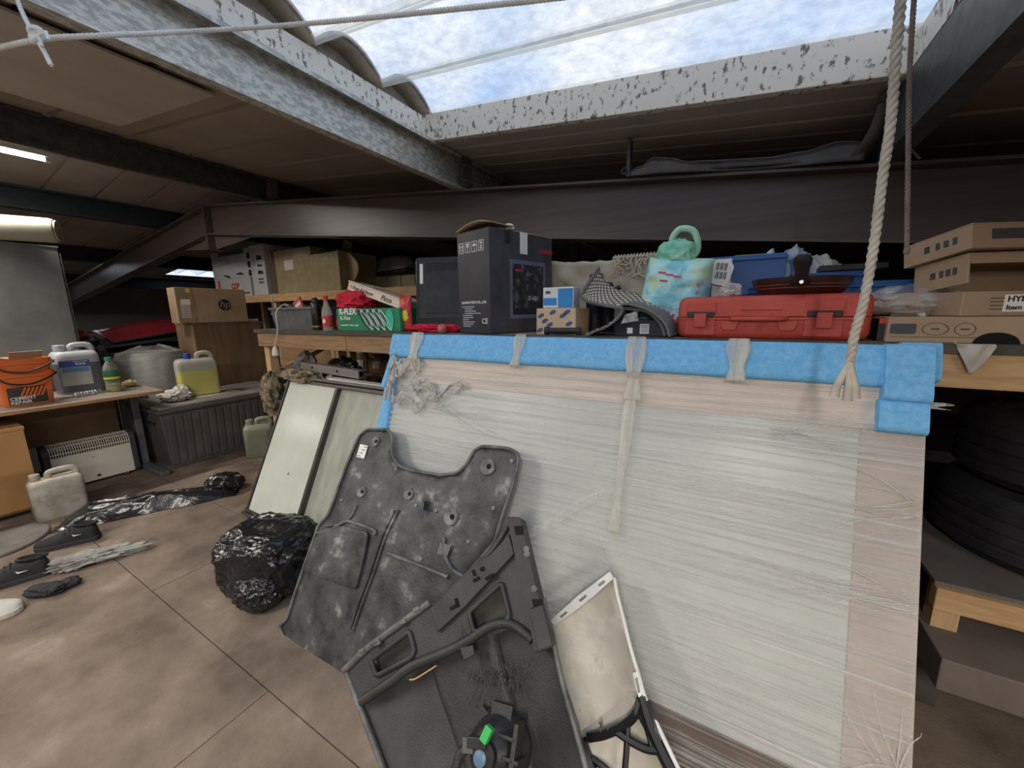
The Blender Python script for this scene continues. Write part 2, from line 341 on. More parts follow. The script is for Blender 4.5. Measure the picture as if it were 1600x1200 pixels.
# pale board fixed below the lining between the first two purlins
o = MB(); xa, xb = -3.55, -2.35
o.add([(x, y, zb(x)+.31+.19+dz) for x in (xa, xb) for y in (-1.2, 1.13) for dz in (0, .012)], [(0,1,3,2),(4,6,7,5),(0,4,5,1),(2,3,7,6),(0,2,6,4),(1,5,7,3)])
tag(o.obj('ceiling_board', mat('pale_board', (.45, .41, .36), (.52, .48, .42), .6, scale=3)), 'pale flat board fixed under the roof lining at upper left', 'board')
# ---- fluorescent battens
TUBE = emat('lit_tube', (.86, .95, 1), 14)
def batten(x, y0, y1, z, label):
    o = thing('strip_light', label, 'light', (x, (y0+y1)/2, z), group='fluorescent strip lights')
    L = (y1-y0)/2
    box('housing', (-.04, -L, .012), (.04, L, .06), WHITE, o, .004)
    b = MB(); b.M = Matrix.Rotation(R(90), 4, 'X'); b.lathe([(.02, -L+.03), (.02, L-.03)], 12); b.obj('tube', TUBE, o, smooth=50)
    for s in (-1, 1): box('lamp_holder', (-.025, s*L-.03 if s > 0 else -L, -.022), (.025, L if s > 0 else -L+.03, .012), WHITE, o, .003)
    ld = bpy.data.lights.new('strip_light_glow', 'AREA'); ld.shape = 'RECTANGLE'; ld.size = .07; ld.size_y = 2*L-.08; ld.energy = LAMP; ld.color = (1, .92, .83)
    lo = bpy.data.objects.new('glow', ld); C.objects.link(lo); lo.location = (0, 0, -.03); lo.parent = o
LAMP = 45
p = at(78, 250, x=-4.9)
batten(-4.9, p.y-1.5, p.y, p.z, 'lit white strip light under the roof at left edge')

for x, y, lb in ((-2.3, -1.0, 'added fill strip light over the open floor behind the viewer'), (.2, -1.3, 'added fill strip light behind the viewer on the rooflight side'), (1.9, -.9, 'added fill strip light under the roof right of the viewer'),
                 (-5.0, -2.2, 'added fill strip light under the roof left behind the viewer'), (-8.2, -1.6, 'added fill strip light over the unseen far left of the loft')):
    batten(x, y-.75, y+.75, zb(x)+.22, lb)  # lamps added out of view to brighten the interior
# ---------------------------------------------------------------- big wrapped sheet package leaning on the shelf
FOAM = mat('blue_foam', (.13, .40, .72), (.21, .50, .80), .85, scale=60, bump=.35, bscale=160)
COREM = mat('grey_core', (.47, .485, .455), (.54, .555, .525), .35, scale=3)
TANM = mat('pale_board_wood', (.58, .49, .41), (.70, .60, .52), .7, scale=5, stretch=(1, 1, 12))
TANR = mat('wood_edge', (.40, .34, .30), (.47, .41, .37), .7, scale=6)
BRN = mat('brown_board', (.10, .07, .055), (.15, .11, .09), .6, scale=4, stretch=(1, 1, 10))
FILM = film('stretch_film', (.76, .76, .73), 1.0, .06, .85, .12, (.8, 1, 75), .47, .66)
FILM2 = film('torn_film', (.68, .66, .62), .6, .12, .6, .2, (14, 14, 14), .4, .6)
TAPE = film('clear_tape', (.68, .66, .58), .6, .22, .68, .15, (40, 40, 3), .4, .65)
LEAN = .33; PW, PH = 1.955, 1.27
pk = thing('wrapped_package', 'large flat package in clear stretch film with blue foam along its top', 'package', (-1.505, 1.03, .028), (-LEAN, 0, 0))
box('core_panel', (.03, .004, .13), (1.83, .07, 1.05), COREM, pk)
box('border_board', (.0, .0, 1.05), (1.96, .075, 1.20), TANM, pk)
box('border_board', (1.83, .0, .0), (1.96, .075, 1.049), TANR, pk)
box('border_board', (.0, .0, .0), (1.829, .075, .13), BRN, pk)
def filmf(u, v):
    x = u*PW; z = v*(PH-.08)+.002
    q = Vector((x*.9+z*.25, 0, z*30+x*1.6)); a = ridge(q, 1, 2)
    b = ridge(Vector((x*3.0, 5, z*3.0)), 1, 2)
    y = -.006-.011*max(0, a-.5)-.010*max(0, b-.75)
    if u > .9: y -= .010*max(0, ridge(Vector((x*9, 2, z*22+x*10)), 1, 2)-.55)
    return (x, y, z)
MB().grid(filmf, 150, 190).obj('stretch_film', FILM, pk, smooth=80)
# creases running out of knots in the film
cre = MB(); rc = random.Random(3)
for (x, z, n, L, a0, a1) in ((1.95, .86, 6, .28, 150, 215), (1.95, .62, 7, .36, 160, 200), (1.93, .22, 8, .18, 60, 200), (1.62, 1.0, 5, .26, -10, 40), (1.25, .33, 6, .3, 100, 200), (.30, .95, 6, .45, -20, 5), (1.3, .16, 7, .5, 150, 178), (.6, .74, 4, .3, -15, 5)):
    for i in range(n):
        a = R(a0+(a1-a0)*(i+.5)/n+rc.uniform(-4, 4)); l = L*rc.uniform(.5, 1.1); pts = []
        for k in range(8):
            t = k/7; pts.append((min(1.97, x+math.cos(a)*l*t), -.011-.003*math.sin(t*3), max(.01, z+math.sin(a)*l*t+.02*math.sin(t*4+i))))
        cre.tube(pts, [.0022*(1-abs(k/7-.3)) for k in range(8)], 5)
cre.obj('film_crease', FILM2, pk, smooth=80)['kind'] = 'stuff'
# foam edging
def foamstrip(x0, x1, z0, z1, y0, y1, name='foam_strip', n=40):
    mb = MB(); sec = arc_poly([(y0, z0), (y1, z0), (y1, z1), (y0, z1)], .018, 3); N = len(sec); vs = []
    for i in range(n+1):
        x = x0+(x1-x0)*i/n; w = .006*noise.noise(Vector((x*4, z0*3, 1)))
        vs += [(x, yy+w*.5, zz+w) for yy, zz in sec]
    fs = [(i*N+k, i*N+(k+1) % N, (i+1)*N+(k+1) % N, (i+1)*N+k) for i in range(n) for k in range(N)]+[tuple(range(N))[::-1], tuple(n*N+k for k in range(N))]
    return mb.add(vs, fs).obj(name, FOAM, pk, smooth=50)
foamstrip(-.02, 1.90, 1.165, 1.285, -.028, .10)
foamstrip(1.865, 1.960, 1.128, 1.285, -.040, .11, n=10); foamstrip(1.858, 1.955, 1.045, 1.131, -.037, .09, n=10)
foamstrip(1.90, 1.978, 1.19, 1.295, -.025, .13, n=8)
o = foamstrip(0, 1.2, 0, .07, -.02, .09); o.rotation_euler = (0, R(-90), 0); o.location = (.045, 0, .02)
o = foamstrip(0, .16, 0, .035, -.03, .05, n=6); o.rotation_euler = (0, R(-80), 0); o.location = (-.008, 0, 1.0)
# tape bands
def tape(x0, x1, z0, z1, w, y=-.034, n=24, wob=.01):
    def f(u, v):
        z = z1+(z0-z1)*v; c = x0+(x1-x0)*v; yy = y if z > 1.15 else -.016
        return (c+(u-.5)*w*(1+.25*math.sin(v*7)), yy-.004*abs(noise.noise(Vector((u*5, v*9, x0)))), z)
    return MB().grid(f, 8, n).obj('tape_band', TAPE, pk, smooth=80, solid=.0015)
tape(.735, .725, 1.15, 1.29, .045); tape(1.205, 1.21, 1.06, 1.29, .06); tape(1.205, 1.20, .60, 1.08, .036, n=40); tape(1.52, 1.52, 1.15, 1.29, .055)
tape(.16, .15, 1.14, 1.29, .07); tape(1.93, 1.93, 1.118, 1.135, .12, y=-.05)
def band(pts, w):
    P = spline([(x, -.014, z) for x, z in pts], 8); vs = []
    for i, p in enumerate(P):
        t = (P[min(i+1, len(P)-1)]-P[max(i-1, 0)]).normalized(); nn = Vector((-t.z, 0, t.x))*w/2; vs += [p-nn, p+nn]
    return MB().add(vs, [(2*i, 2*i+1, 2*i+3, 2*i+2) for i in range(len(P)-1)]).obj('tape_band', film('faint_tape', (.72, .72, .69), .4, .12, .42, .15, (40, 40, 3), .4, .65), pk)
band([(.80, .45), (.95, .56), (1.06, .66), (1.13, .71), (1.19, .73)], .03)
# torn ruff of film at the upper left corner
def ruff(cx, cz, w, h, seed, depth):
    def f(u, v):
        a = noise.noise(Vector((u*6+seed, v*4, seed))); b = noise.noise(Vector((u*13, v*11+seed, 2)))
        return (cx+(u-.5)*w*(1-.35*v)+.02*a, -.02-depth*math.sin(math.pi*u)*(.4+.6*v)-.018*abs(b)-.01*a, cz+(.5-v)*h+.03*a+.03*math.sin(u*9+seed))
    return MB().grid(f, 40, 24).obj('torn_film', FILM2, pk, smooth=80, solid=.001)
ruff(.10, 1.12, .24, .08, 1.0, .015); ruff(.15, .97, .28, .07, 2.5, .02); ruff(.03, 1.05, .07, .18, 4.2, .018)
ruff(.33, 1.02, .34, .03, 6.1, .01)
SLIP = mat('grey_slip', (.22, .23, .22), (.45, .45, .43), .4, scale=40)
box('paper_slip', (.07, -.009, 1.0), (.20, -.004, 1.07), SLIP, pk)
# ---------------------------------------------------------------- sliding glass unit
ALU = mat('bronze_aluminium', (.062, .057, .052), (.09, .083, .075), .4, .4, scale=8)
GL1 = mat('frosted_glass', (.52, .56, .49), (.60, .64, .57), .22, scale=3, spec=.6)
GL2 = mat('dusty_glass', (.30, .32, .26), (.42, .44, .375), .3, scale=5, stretch=(3, 1, 1), spec=.6)
GU = thing('sliding_glass_panel', 'pale green glass sliding panels in dark metal frame leaning beside the package', 'glass panel', (-2.80, 1.17, .02), (-R(25), 0, R(-.8)))
W, H = 1.30, .99
box('pane', (.02, .012, .035), (.57, .020, H-.04), GL1, GU)
box('pane', (.56, .034, .035), (W-.01, .042, H-.04), GL2, GU)
for z0, z1 in ((0, .018), (.022, .04)): box('bottom_rail', (-.012, -.012 if z0 == 0 else 0, z0), (W, .05, z1), ALU, GU, .002)
for z0, z1 in ((H-.045, H-.024), (H-.02, H)): box('top_rail', (-.012, 0 if z1 < H else -.014, z0), (W, .05, z1), ALU, GU, .002)
box('stile', (-.004, .004, .03), (.014, .046, H-.03), ALU, GU, .002); box('stile', (.556, .0, .04), (.578, .036, H-.045), ALU, GU, .002); box('stile', (W-.016, .004, .03), (W, .046, H-.03), ALU, GU, .002)
lump('stain', mat('brown_stain', (.30, .2, .12), rough=.8), GU, (.018, .003, .02), 3, sub=2).location = (.33, .010, .33)
# ---------------------------------------------------------------- car parts, each in a leaning plane of its own
class PK:
    def __init__(s, p0, xd, yd, name, label, cat):
        s.M = frame(p0, xd, yd); s.I = s.M.inverted(); s.n = Vector(s.M.col[2][:3]); s.p0 = Vector(p0)
        s.e = thing(name, label, cat); s.e.matrix_world = s.M
    def uv(s, px, py, w=0): p = s.I @ on_plane(px, py, s.p0+s.n*w, s.n); return (p.x, p.y)
    def poly(s, pts, w=0): return [s.uv(*p, w) for p in pts]
    def p3(s, px, py, w=0): u = s.uv(px, py, w); return (u[0], u[1], w)
def plate(name, m, parent, outer, holes=(), z=0, th=.004, bevel=0, smooth=0, zf=None):
    """flat plate with holes; zf(u,v) may dish it"""
    bm = bmesh.new(); ed = []
    for lp in [outer]+list(holes):
        vs = [bm.verts.new((p[0], p[1], 0)) for p in lp]; ed += [bm.edges.new((vs[i], vs[(i+1) % len(vs)])) for i in range(len(vs))]
    bmesh.ops.triangle_fill(bm, use_beauty=True, use_dissolve=False, edges=ed)
    if zf:
        bmesh.ops.subdivide_edges(bm, edges=[e for e in bm.edges if e.calc_length() > .06], cuts=2, use_grid_fill=True); bmesh.ops.triangulate(bm, faces=bm.faces)
        bmesh.ops.subdivide_edges(bm, edges=[e for e in bm.edges if e.calc_length() > .04], cuts=1); bmesh.ops.triangulate(bm, faces=bm.faces)
    bmesh.ops.recalc_face_normals(bm, faces=bm.faces)
    if sum(f.normal.z for f in bm.faces) < 0: bmesh.ops.reverse_faces(bm, faces=bm.faces)
    for v in bm.verts: v.co.z = z+(zf(v.co.x, v.co.y) if zf else 0)
    me = bpy.data.meshes.new(name); bm.to_mesh(me); bm.free(); me.materials.append(m)
    o = bpy.data.objects.new(name, me); C.objects.link(o); o.parent = parent
    if smooth: me.shade_smooth(); me.set_sharp_from_angle(angle=R(smooth))
    q = o.modifiers.new('t', 'SOLIDIFY'); q.thickness = th; q.offset = -1
    if bevel: q = o.modifiers.new('b', 'BEVEL'); q.width = bevel; q.segments = 2; q.limit_method = 'ANGLE'; q.angle_limit = R(50)
    return o
TRAYM = mat('dusty_black_plastic', (.022, .022, .023), (.075, .075, .076), .5, scale=8, lo=.36, hi=.58, bump=.15, bscale=90, c3=(.30, .30, .29))
TRIMG = mat('scuffed_edge', (.05, .05, .05), (.16, .16, .155), .5, scale=14)
HOLE = mat('hole_black', (.004, .004, .004), rough=.9)
tr = PK((-1.6, .745, .006), (1, 0, 0), (0, .6, 1.0), 'engine_undertray', 'large dusty black car undertray with a notched top edge', 'car part')
OUT = [(572,671),(606,671),(613,680),(613,712),(624,728),(642,735),(690,743),(716,739),(732,724),(742,705),(756,698),(798,702),(812,711),(811,726),(801,763),(785,806),(772,848),(726,900),(705,945),(672,1000),(630,1050),(590,1093),(542,1096),(520,1080),(505,1050),(470,1023),(447,1000),(437,978),(450,968),(461,932),(476,890),(497,835),(500,822),(515,806),(528,770),(544,724),(560,684)]
sq = tr.poly([(663,783),(677,785),(676,799),(661,797)])
op = arc_poly(tr.poly(OUT), .02, 3)
def trz(u, v): return .012*math.sin(u*5+.5)*math.sin(v*4)+.006*noise.noise(Vector((u*4, v*4, 0)))
plate('tray_sheet', TRAYM, tr.e, op, [sq], 0, .006, zf=trz, smooth=40)
def rim(k, pts, r, w, closed=False, m=None, name='rib', zf=None):
    P = [Vector(k.p3(*p, w)) for p in pts]
    if not closed: P = spline(P, 5)
    if zf: P = [Vector((p.x, p.y, w+zf(p.x, p.y))) for p in P]
    return MB().tube(P, r, 8, closed=closed).obj(name, m or TRIMG, k.e, smooth=60)
MB().tube([Vector((p[0], p[1], .004+trz(*p))) for p in op], .007, 8, closed=True).obj('rolled_edge', TRIMG, tr.e, smooth=60)
for a in ([(624,797),(604,840),(585,895),(566,945),(552,985)], [(618,797),(598,840),(579,895),(560,945),(548,983)]): rim(tr, a, .006, .005, zf=trz, m=TRAYM)
rim(tr, [(606,864),(650,882),(697,902)], .008, .006, zf=trz)
rim(tr, [(560,789),(552,806),(538,818),(512,822)], .006, .004, zf=trz)
rim(tr, [(692,840),(693,865),(703,888),(722,902)], .008, .006, zf=trz)
rim(tr, [(500,833),(520,828),(540,816),(552,816),(586,828),(588,836)], .008, .006, zf=trz)
pp = arc_poly(tr.poly([(502,836),(540,822),(582,832),(576,865),(562,920),(545,915),(478,890)]), .02, 3)
plate('raised_panel', TRAYM, tr.e, pp, (), .016, .012, .005, zf=trz, smooth=40)
CUP = mat('grey_cup', (.10, .10, .10), (.24, .24, .235), .5, scale=30)
for px, py, r in ((764,730,.034), (587,690,.026), (568,769,.026), (640,772,.026), (705,808,.034)):
    u, v = tr.uv(px, py); e = MB(); e.M = Matrix.Translation((u, v, trz(u, v)-.001)); e.lathe([(r, .003), (r*.92, .010), (r*.78, .008), (r*.45, .004), (r*.3, .003), (r*.3, .0035)], 20); c = e.obj('fixing_cup', CUP, tr.e, smooth=60)
    e = MB(); e.M = Matrix.Translation((u+r*.12, v+r*.05, trz(u, v)+.0035)); e.lathe([(r*.3, 0), (r*.3, .002)], 14); e.obj('hole', HOLE, c)
for px, py in ((651,790), (681,798), (731,846), (656,873), (771,794), (801,721), (536,782), (550,832)):
    u, v = tr.uv(px, py); e = MB(); e.M = Matrix.Translation((u, v, trz(u, v))); e.lathe([(.008, .0005), (.008, .004), (.005, .005)], 12); e.obj('boss', CUP, tr.e)
pa, pb, pc = [Vector(tr.p3(*p)) for p in ((558,715), (574,717), (572,696))]
lb = MB(); lb.prism([tr.uv(558,714), tr.uv(570,717), tr.uv(576,697), tr.uv(564,694)], .002, 'z', trz(*tr.uv(567,705))+.004); lb = lb.obj('sticker', PAPER, tr.e)
for i in range(4):
    p = tr.uv(561+i*3.4, 712-i*4.5); box('print_mark', (p[0]-.004, p[1]-.002, .006+trz(*p)+.0015), (p[0]+.018, p[1]+.001, .0066+trz(*p)+.0015), INK, lb)
plate('sticker', mat('dull_label', (.13, .13, .125), rough=.6), tr.e, tr.poly([(689,848),(706,852),(700,868),(683,865)]), (), .012, .001, zf=trz)
# ---- black bumper
BMP = mat('grained_black_plastic', (.022, .021, .020), (.042, .040, .038), .5, scale=8, bump=.2, bscale=220, c3=(.085, .08, .075))
BMPD = mat('dusty_brown_black', (.035, .031, .028), (.075, .066, .058), .7, scale=10, bump=.3, bscale=120)
bp = PK((-.6, .45, 0), (1, 0, 0), (0, .55, .68), 'front_bumper', 'black plastic front bumper with fog lamp standing in the foreground', 'bumper')
w1 = arc_poly(bp.poly([(581,1032),(641,986),(649,1016),(644,1027),(590,1056)]), .01, 3); w2 = arc_poly(bp.poly([(733,957),(785,911),(797,962),(792,970),(742,988)]), .01, 3)
FO = [(537,1048),(575,1012),(625,975),(670,942),(677,953),(725,903),(752,880),(773,855),(799,812),(820,900),(834,996),(831,1001),(808,982),(793,976),(766,981),(721,1009),(684,1026),(643,1043),(609,1068),(564,1097),(544,1063)]
plate('upper_frame', BMP, bp.e, bp.poly(FO), [w1, w2], 0, .008, .002)
plate('window_back', BMPD, bp.e, bp.poly([(575,1030),(650,975),(720,930),(792,895),(806,975),(745,1000),(660,1030),(590,1065)]), (), -.035, .004)
for wd in (w1, w2): MB().tube([(p[0], p[1], .004) for p in wd], .008, 8, closed=True).obj('window_rim', BMP, bp.e, smooth=60)
rim(bp, [(564,1096),(609,1066),(643,1041),(684,1024),(721,1007),(766,979),(793,974),(812,983),(832,1000)], .014, .002, m=BMP, name='frame_lip')
rim(bp, [(537,1048),(575,1012),(625,975),(672,941)], .011, .004, m=TRIMG, name='edge_flange')
rim(bp, [(677,952),(725,902),(752,879),(773,854),(797,816)], .009, .003, m=BMP, name='edge_flange')
plate('raised_plate', BMP, bp.e, bp.poly([(675,952),(728,902),(770,866),(798,836),(806,866),(770,905),(728,950),(687,988)]), (), .014, .012, .003)
for px, py, a, b in ((714,948,.03,.008), (718,942,.008,.024), (748,906,.022,.007), (744,896,.007,.016), (757,890,.012,.01), (769,902,.03,.008)):
    u, v = bp.uv(px, py); e = MB(); e.M = Matrix.Translation((u, v, .014)) @ Matrix.Rotation(R(42), 4, 'Z'); e.cbox((0, 0, .002), (a, b, .008)); e.obj('clip_slot', HOLE, bp.e)
for px, py in ((570,1016), (594,1005), (634,972), (655,952), (593,1002)):
    u, v = bp.uv(px, py); e = MB(); e.M = Matrix.Translation((u, v, .010)) @ Matrix.Rotation(R(38), 4, 'Z'); e.cbox((0, 0, .003), (.024, .012, .010)); e.obj('clip_block', TRIMG, bp.e, bevel=.002)
# right-hand channel
ch = bp.poly([(798,810),(819,812),(866,1010),(843,1019)], .0)
plate('side_channel', BMP, bp.e, ch, (), .035, .05, .004)
for q0, q1 in (((803,822),(818,836)), ((831,936),(846,950))):
    plate('channel_pocket', HOLE, bp.e, bp.poly([q0, (q1[0], q0[1]), q1, (q0[0]+3, q1[1])], .035), (), .0362, .002)
for px, py in ((824,866), (835,920), (845,994), (823,858)):
    u, v = bp.uv(px, py, .035); e = MB(); e.M = Matrix.Translation((u, v, .034)); e.lathe([(.009, 0), (.009, .006), (.005, .007)], 12); e.obj('boss', TRIMG, bp.e)
plate('channel_step', BMP, bp.e, bp.poly([(829,952),(850,944),(866,1010),(843,1019)], .035), (), .048, .02, .004)
# lower skin: concave sheet running down to the floor
LE = [(541,1050),(556,1090),(567,1118),(583,1160),(602,1210),(622,1262)]; RE = [(850,935),(864,1000),(874,1045),(885,1090),(905,1160),(918,1210)]
LP = spline([bp.p3(*p) for p in LE], 6); RP = spline([bp.p3(*p) for p in RE], 6); n_ = len(LP)-1
def skin(u, v):
    i = min(int(v*n_), n_-1); t = v*n_-i; a = LP[i].lerp(LP[i+1], t); b = RP[i].lerp(RP[i+1], t); p = a.lerp(b, u)
    w = -.05*math.sin(math.pi*u)**.7-.014+(.018 if .37 < u < .39 or .70 < u < .72 else .022 if .39 <= u <= .70 else 0)
    return (p.x, max(p.y, .03+w*-.8), p.z+w)
MB().grid(skin, 60, 40).obj('lower_skin', BMP, bp.e, smooth=45, solid=.004)
rim(bp, LE, .008, 0, m=TRIMG, name='side_edge'); rim(bp, RE, .007, 0, m=TRIMG, name='side_edge')
# road dirt standing on the skin
gr = MB(); rg = random.Random(8)
for i in range(260):
    px, py = rg.gauss(775, 28), rg.gauss(1062, 17)
    if i > 190: px, py = rg.gauss(728, 14), rg.gauss(992, 9)
    w = -.024 if i <= 190 else .0
    p = Vector(bp.p3(px, py, w)); gr.M = Matrix.Translation(p) @ Matrix.Rotation(rg.uniform(-.3, .3)+.2, 4, 'Z'); s = rg.uniform(.6, 1.3); gr.cbox((0, 0, 0), (.0015*s, .006*s, .003*s))
gr.obj('dried_dirt', BMPD, bp.e)['kind'] = 'stuff'
plate('tab', BMP, bp.e, bp.poly([(722,1012),(742,1008),(744,1022),(728,1030)]), (), .012, .004)
for q in (((774,1005),(790,1002)),): rim(bp, [(682,1040),(650,1060),(640,1062)], .002, .006, m=PINE, name='straw')
# fog lamp
u, v = bp.uv(776, 1170, -.01); fg = MB(); fg.M = Matrix.Translation((u, v, -.035)); fg.lathe([(.085, 0), (.08, .02), (.065, .035), (.06, .06), (.045, .075), (.03, .085), (.028, .1), (.0, .101)], 28, cap=False); fo = fg.obj('fog_lamp', BLACK, bp.e, smooth=40)
def fbox(px, py, a, b, c, w, rot, m, name):
    u, v = bp.uv(px, py, w); e = MB(); e.M = Matrix.Translation((u, v, w)) @ Matrix.Rotation(R(rot), 4, 'Z'); e.cbox((0, 0, 0), (a, b, c)); return e.obj(name, m, fo, bevel=.002)
fbox(761, 1147, .020, .034, .02, .07, -12, mat('green_clip', (.05, .42, .10), rough=.4), 'green_clip')
fbox(746, 1160, .05, .022, .02, .065, 20, BLACK, 'connector'); fbox(733, 1164, .03, .03, .018, .06, 20, mat('grey_connector', (.09, .09, .088), rough=.5), 'connector')
e = MB(); u, v = bp.uv(752, 1184, .06); e.M = Matrix.Translation((u, v, .045)); e.lathe([(.017, 0), (.017, .025), (.012, .028), (0, .028)], 16, False); e.obj('adjuster_cap', mat('blue_grey_cap', (.10, .17, .26), rough=.4), fo, smooth=40)
fbox(808, 1165, .012, .09, .05, .02, 8, BMP, 'bracket'); fbox(798, 1150, .05, .008, .05, .02, 8, BMP, 'bracket'); fbox(800, 1184, .05, .008, .05, .02, 8, BMP, 'bracket')
fbox(785, 1117, .06, .05, .02, -.015, 10, BMP, 'bracket'); fbox(755, 1130, .05, .06, .02, -.018, -20, BMP, 'bracket')
rim(bp, [(730,1168),(718,1180),(712,1200),(706,1215)], .012, .02, m=BMP, name='cable')
# ---- white bumper section
WB = mat('dirty_cream_paint', (.22, .18, .14), (.60, .56, .475), .5, scale=9, lo=.27, hi=.40, c3=(.50, .46, .385))
WBC = mat('clean_white_paint', (.74, .73, .70), (.6, .58, .54), .4, scale=18)
wb = PK((-.4, .70, 0), (1, 0, 0), (0, .42, .53), 'white_bumper_section', 'cream white bumper section with black grille, right of the black bumper', 'bumper')
RWe = [(960,903),(965,930),(972,958),(987,1019),(998,1055),(1008,1090),(1032,1143),(1058,1197),(1073,1225)]; LWe = [(863,978),(868,996),(871,1020),(877,1048),(886,1078),(895,1110),(905,1146),(922,1200),(930,1225)]
LQ = spline([wb.p3(*p) for p in LWe], 4); RQ = spline([wb.p3(*p) for p in RWe], 4); nq = len(LQ)-1
def wsk(u, v):
    i = min(int(v*nq), nq-1); t = v*nq-i; a = LQ[i].lerp(LQ[i+1], t); b = RQ[i].lerp(RQ[i+1], t); p = a.lerp(b, u)
    return (p.x, max(p.y, .04), p.z-.045*math.sin(math.pi*u)**.8)
MB().grid(wsk, 36, 40).obj('skin', WB, wb.e, smooth=60, solid=.004)
plate('top_flange', WBC, wb.e, wb.poly([(954,893),(960,904),(925,935),(900,955),(868,977),(860,971),(905,930)]), [wb.poly([(935,914),(944,907),(947,910),(938,917)]), wb.poly([(905,938),(916,929),(918,932),(908,941)]), wb.poly([(875,963),(886,955),(888,958),(878,966)])], .012, .010, .002)
rim(wb, RWe[:5]+RWe[5:], .006, .004, m=WBC, name='side_edge')
plate('clip_bracket', WBC, wb.e, wb.poly([(989,1051),(998,1047),(1005,1084),(999,1090)]), [wb.poly([(993,1059),(997,1058),(1001,1080),(998,1082)])], .012, .008, .001)
plate('dirty_edge', mat('grimy_edge', (.13, .11, .095), (.30, .27, .23), .7, scale=25), wb.e, wb.poly([(868,1045),(877,1043),(886,1075),(905,1130),(922,1205),(902,1205),(885,1120)]), [wb.poly([(882,1088),(885,1087),(895,1118),(892,1120)])], .010, .012, .002)
GRI = mat('black_grille', (.010, .010, .011), rough=.35)
def gbar(pts, r, w=.0): P = spline([wb.p3(*p, w) for p in pts], 6); return MB().tube(P, r, 6).obj('grille_bar', GRI, wb.e, smooth=40)
gbar([(918,1152),(945,1147),(975,1133),(993,1115),(1002,1090)], .012); gbar([(906,1155),(915,1180),(928,1215)], .018); gbar([(1002,1088),(1014,1130),(1034,1175),(1052,1210)], .016)
gbar([(981,1132),(979,1170),(976,1210)], .008); gbar([(962,1142),(985,1158),(1010,1170),(1032,1172)], .010); gbar([(925,1185),(945,1200),(960,1215)], .008); gbar([(1010,1095),(1022,1125),(1030,1170)], .012)
gbar([(1000,1120),(1010,1140),(1018,1168)], .006); rim(wb, [(936,1128),(940,1134),(938,1142),(948,1147),(950,1136)], .003, .006, m=TRIMG, name='wire')
# ---- bin bags
BAGM = mat('bin_bag_plastic', (.010, .010, .011), (.016, .016, .017), .22, scale=8, bump=.8, bscale=16, spec=.6)
p = at(425, 930, z=0)
bb = thing('bin_bag', 'filled black bin bag slumped against the dusty undertray', 'bag', (-1.97, .92, 0), (0, 0, R(20)))
lump('bag_body', BAGM, bb, (.46, .40, .34), 12, .13, 2.6, 6, power=.70)
o = lump('bag_fold', BAGM, bb, (.24, .16, .17), 9, .22, 2.0, 6); o.location = (.06, -.17, .0)
b2 = thing('bin_bag', 'flattened black bin bag lying on the floor near the heater', 'bag', (-3.56, .96, 0), (0, 0, R(58)))
def flatbag(u, v):
    x = (u-.5)*.98; y = (v-.5)*(.36-.10*u)+.03*noise.noise(Vector((u*6, v*2, 3)))
    e = min(1, 9*min(u, 1-u))*min(1, 6*min(v, 1-v)); q = Vector((x*2.2, y*5, 1.5))
    return (x+.02*noise.noise(Vector((v*7, u*5, 8))), y, .004+e*(.03+.07*ridge(q, 1, 2)*(.7+.5*math.sin(3*u))))
MB().grid(flatbag, 110, 60).obj('bag_body', BAGM, b2, smooth=60)
o = lump('bag_knot', BAGM, b2, (.26, .22, .15), 5, .3, 2.5, 5); o.location = (.40, .02, 0)
# ---------------------------------------------------------------- timber shelf behind the package
SY, ZS, SD = 1.56, 1.247, .72
DKB = mat('dark_board_edge', (.05, .042, .036), (.085, .072, .062), .7, scale=8)
TOPB = mat('worn_board', (.22, .17, .13), (.30, .24, .19), .7, scale=6)
PINED = mat('aged_pine', (.22, .125, .06), (.34, .21, .115), .65, scale=4, stretch=(1.2, 14, 14), bump=.15, bscale=20)
PLY = mat('brown_plywood', (.20, .115, .055), (.27, .165, .085), .6, scale=3, stretch=(1, 1, 8))
sh = thing('timber_shelf', 'long rough timber shelf on pine posts under the steel beam', 'shelf')
xl, xr = -3.10, 2.6
box('top_board', (xl-.02, SY-.012, ZS-.026), (xr, SY+.012, ZS), DKB, sh); box('top_board', (xl-.02, SY+.0125, ZS-.026), (-.9, SY+SD, ZS-.0005), TOPB, sh); box('top_board', (-.899, SY+.0125, ZS-.026), (xr, SY+SD, ZS-.0005), TOPB, sh)
xm = at(540, 530, y=SY).x
for a, b, mm in ((xl, xm-.002, PINED), (xm+.002, -.9, PINED), (-.898, xr, PINE)): box('front_rail', (a, SY, ZS-.125), (b, SY+.04, ZS-.027), mm, sh, .003)
box('back_rail', (xl, SY+SD-.05, ZS-.125), (xr, SY+SD, ZS-.027), PINED, sh)
def post(x, y, w=.065, z1=ZS-.027): return box('post', (x, y, 0), (x+w, y+.065, z1), PINEV, sh, .003)
post(xl-.01, SY+.041); post(xl-.01, SY+SD-.12); post(-1.45, SY+.041); post(2.4, SY+.041); post(2.4, SY+SD-.12)
for px in (527, 546): p = at(px, 560, y=SY+SD-.12); post(p.x-.03, SY+SD-.12, .055 if px == 527 else .045)
MB().prism([(SY+.1, .95), (SY+.17, .92), (SY+SD-.1, ZS-.13), (SY+SD-.17, ZS-.13)], .03, 'x', xl+.06).obj('brace', PINEV, sh)
p = at(440, 560, y=SY+SD); q = at(518, 560, y=SY+SD)
box('back_board', (p.x, SY+SD+.002, .62), (q.x, SY+SD+.014, ZS-.03), PLY, sh)
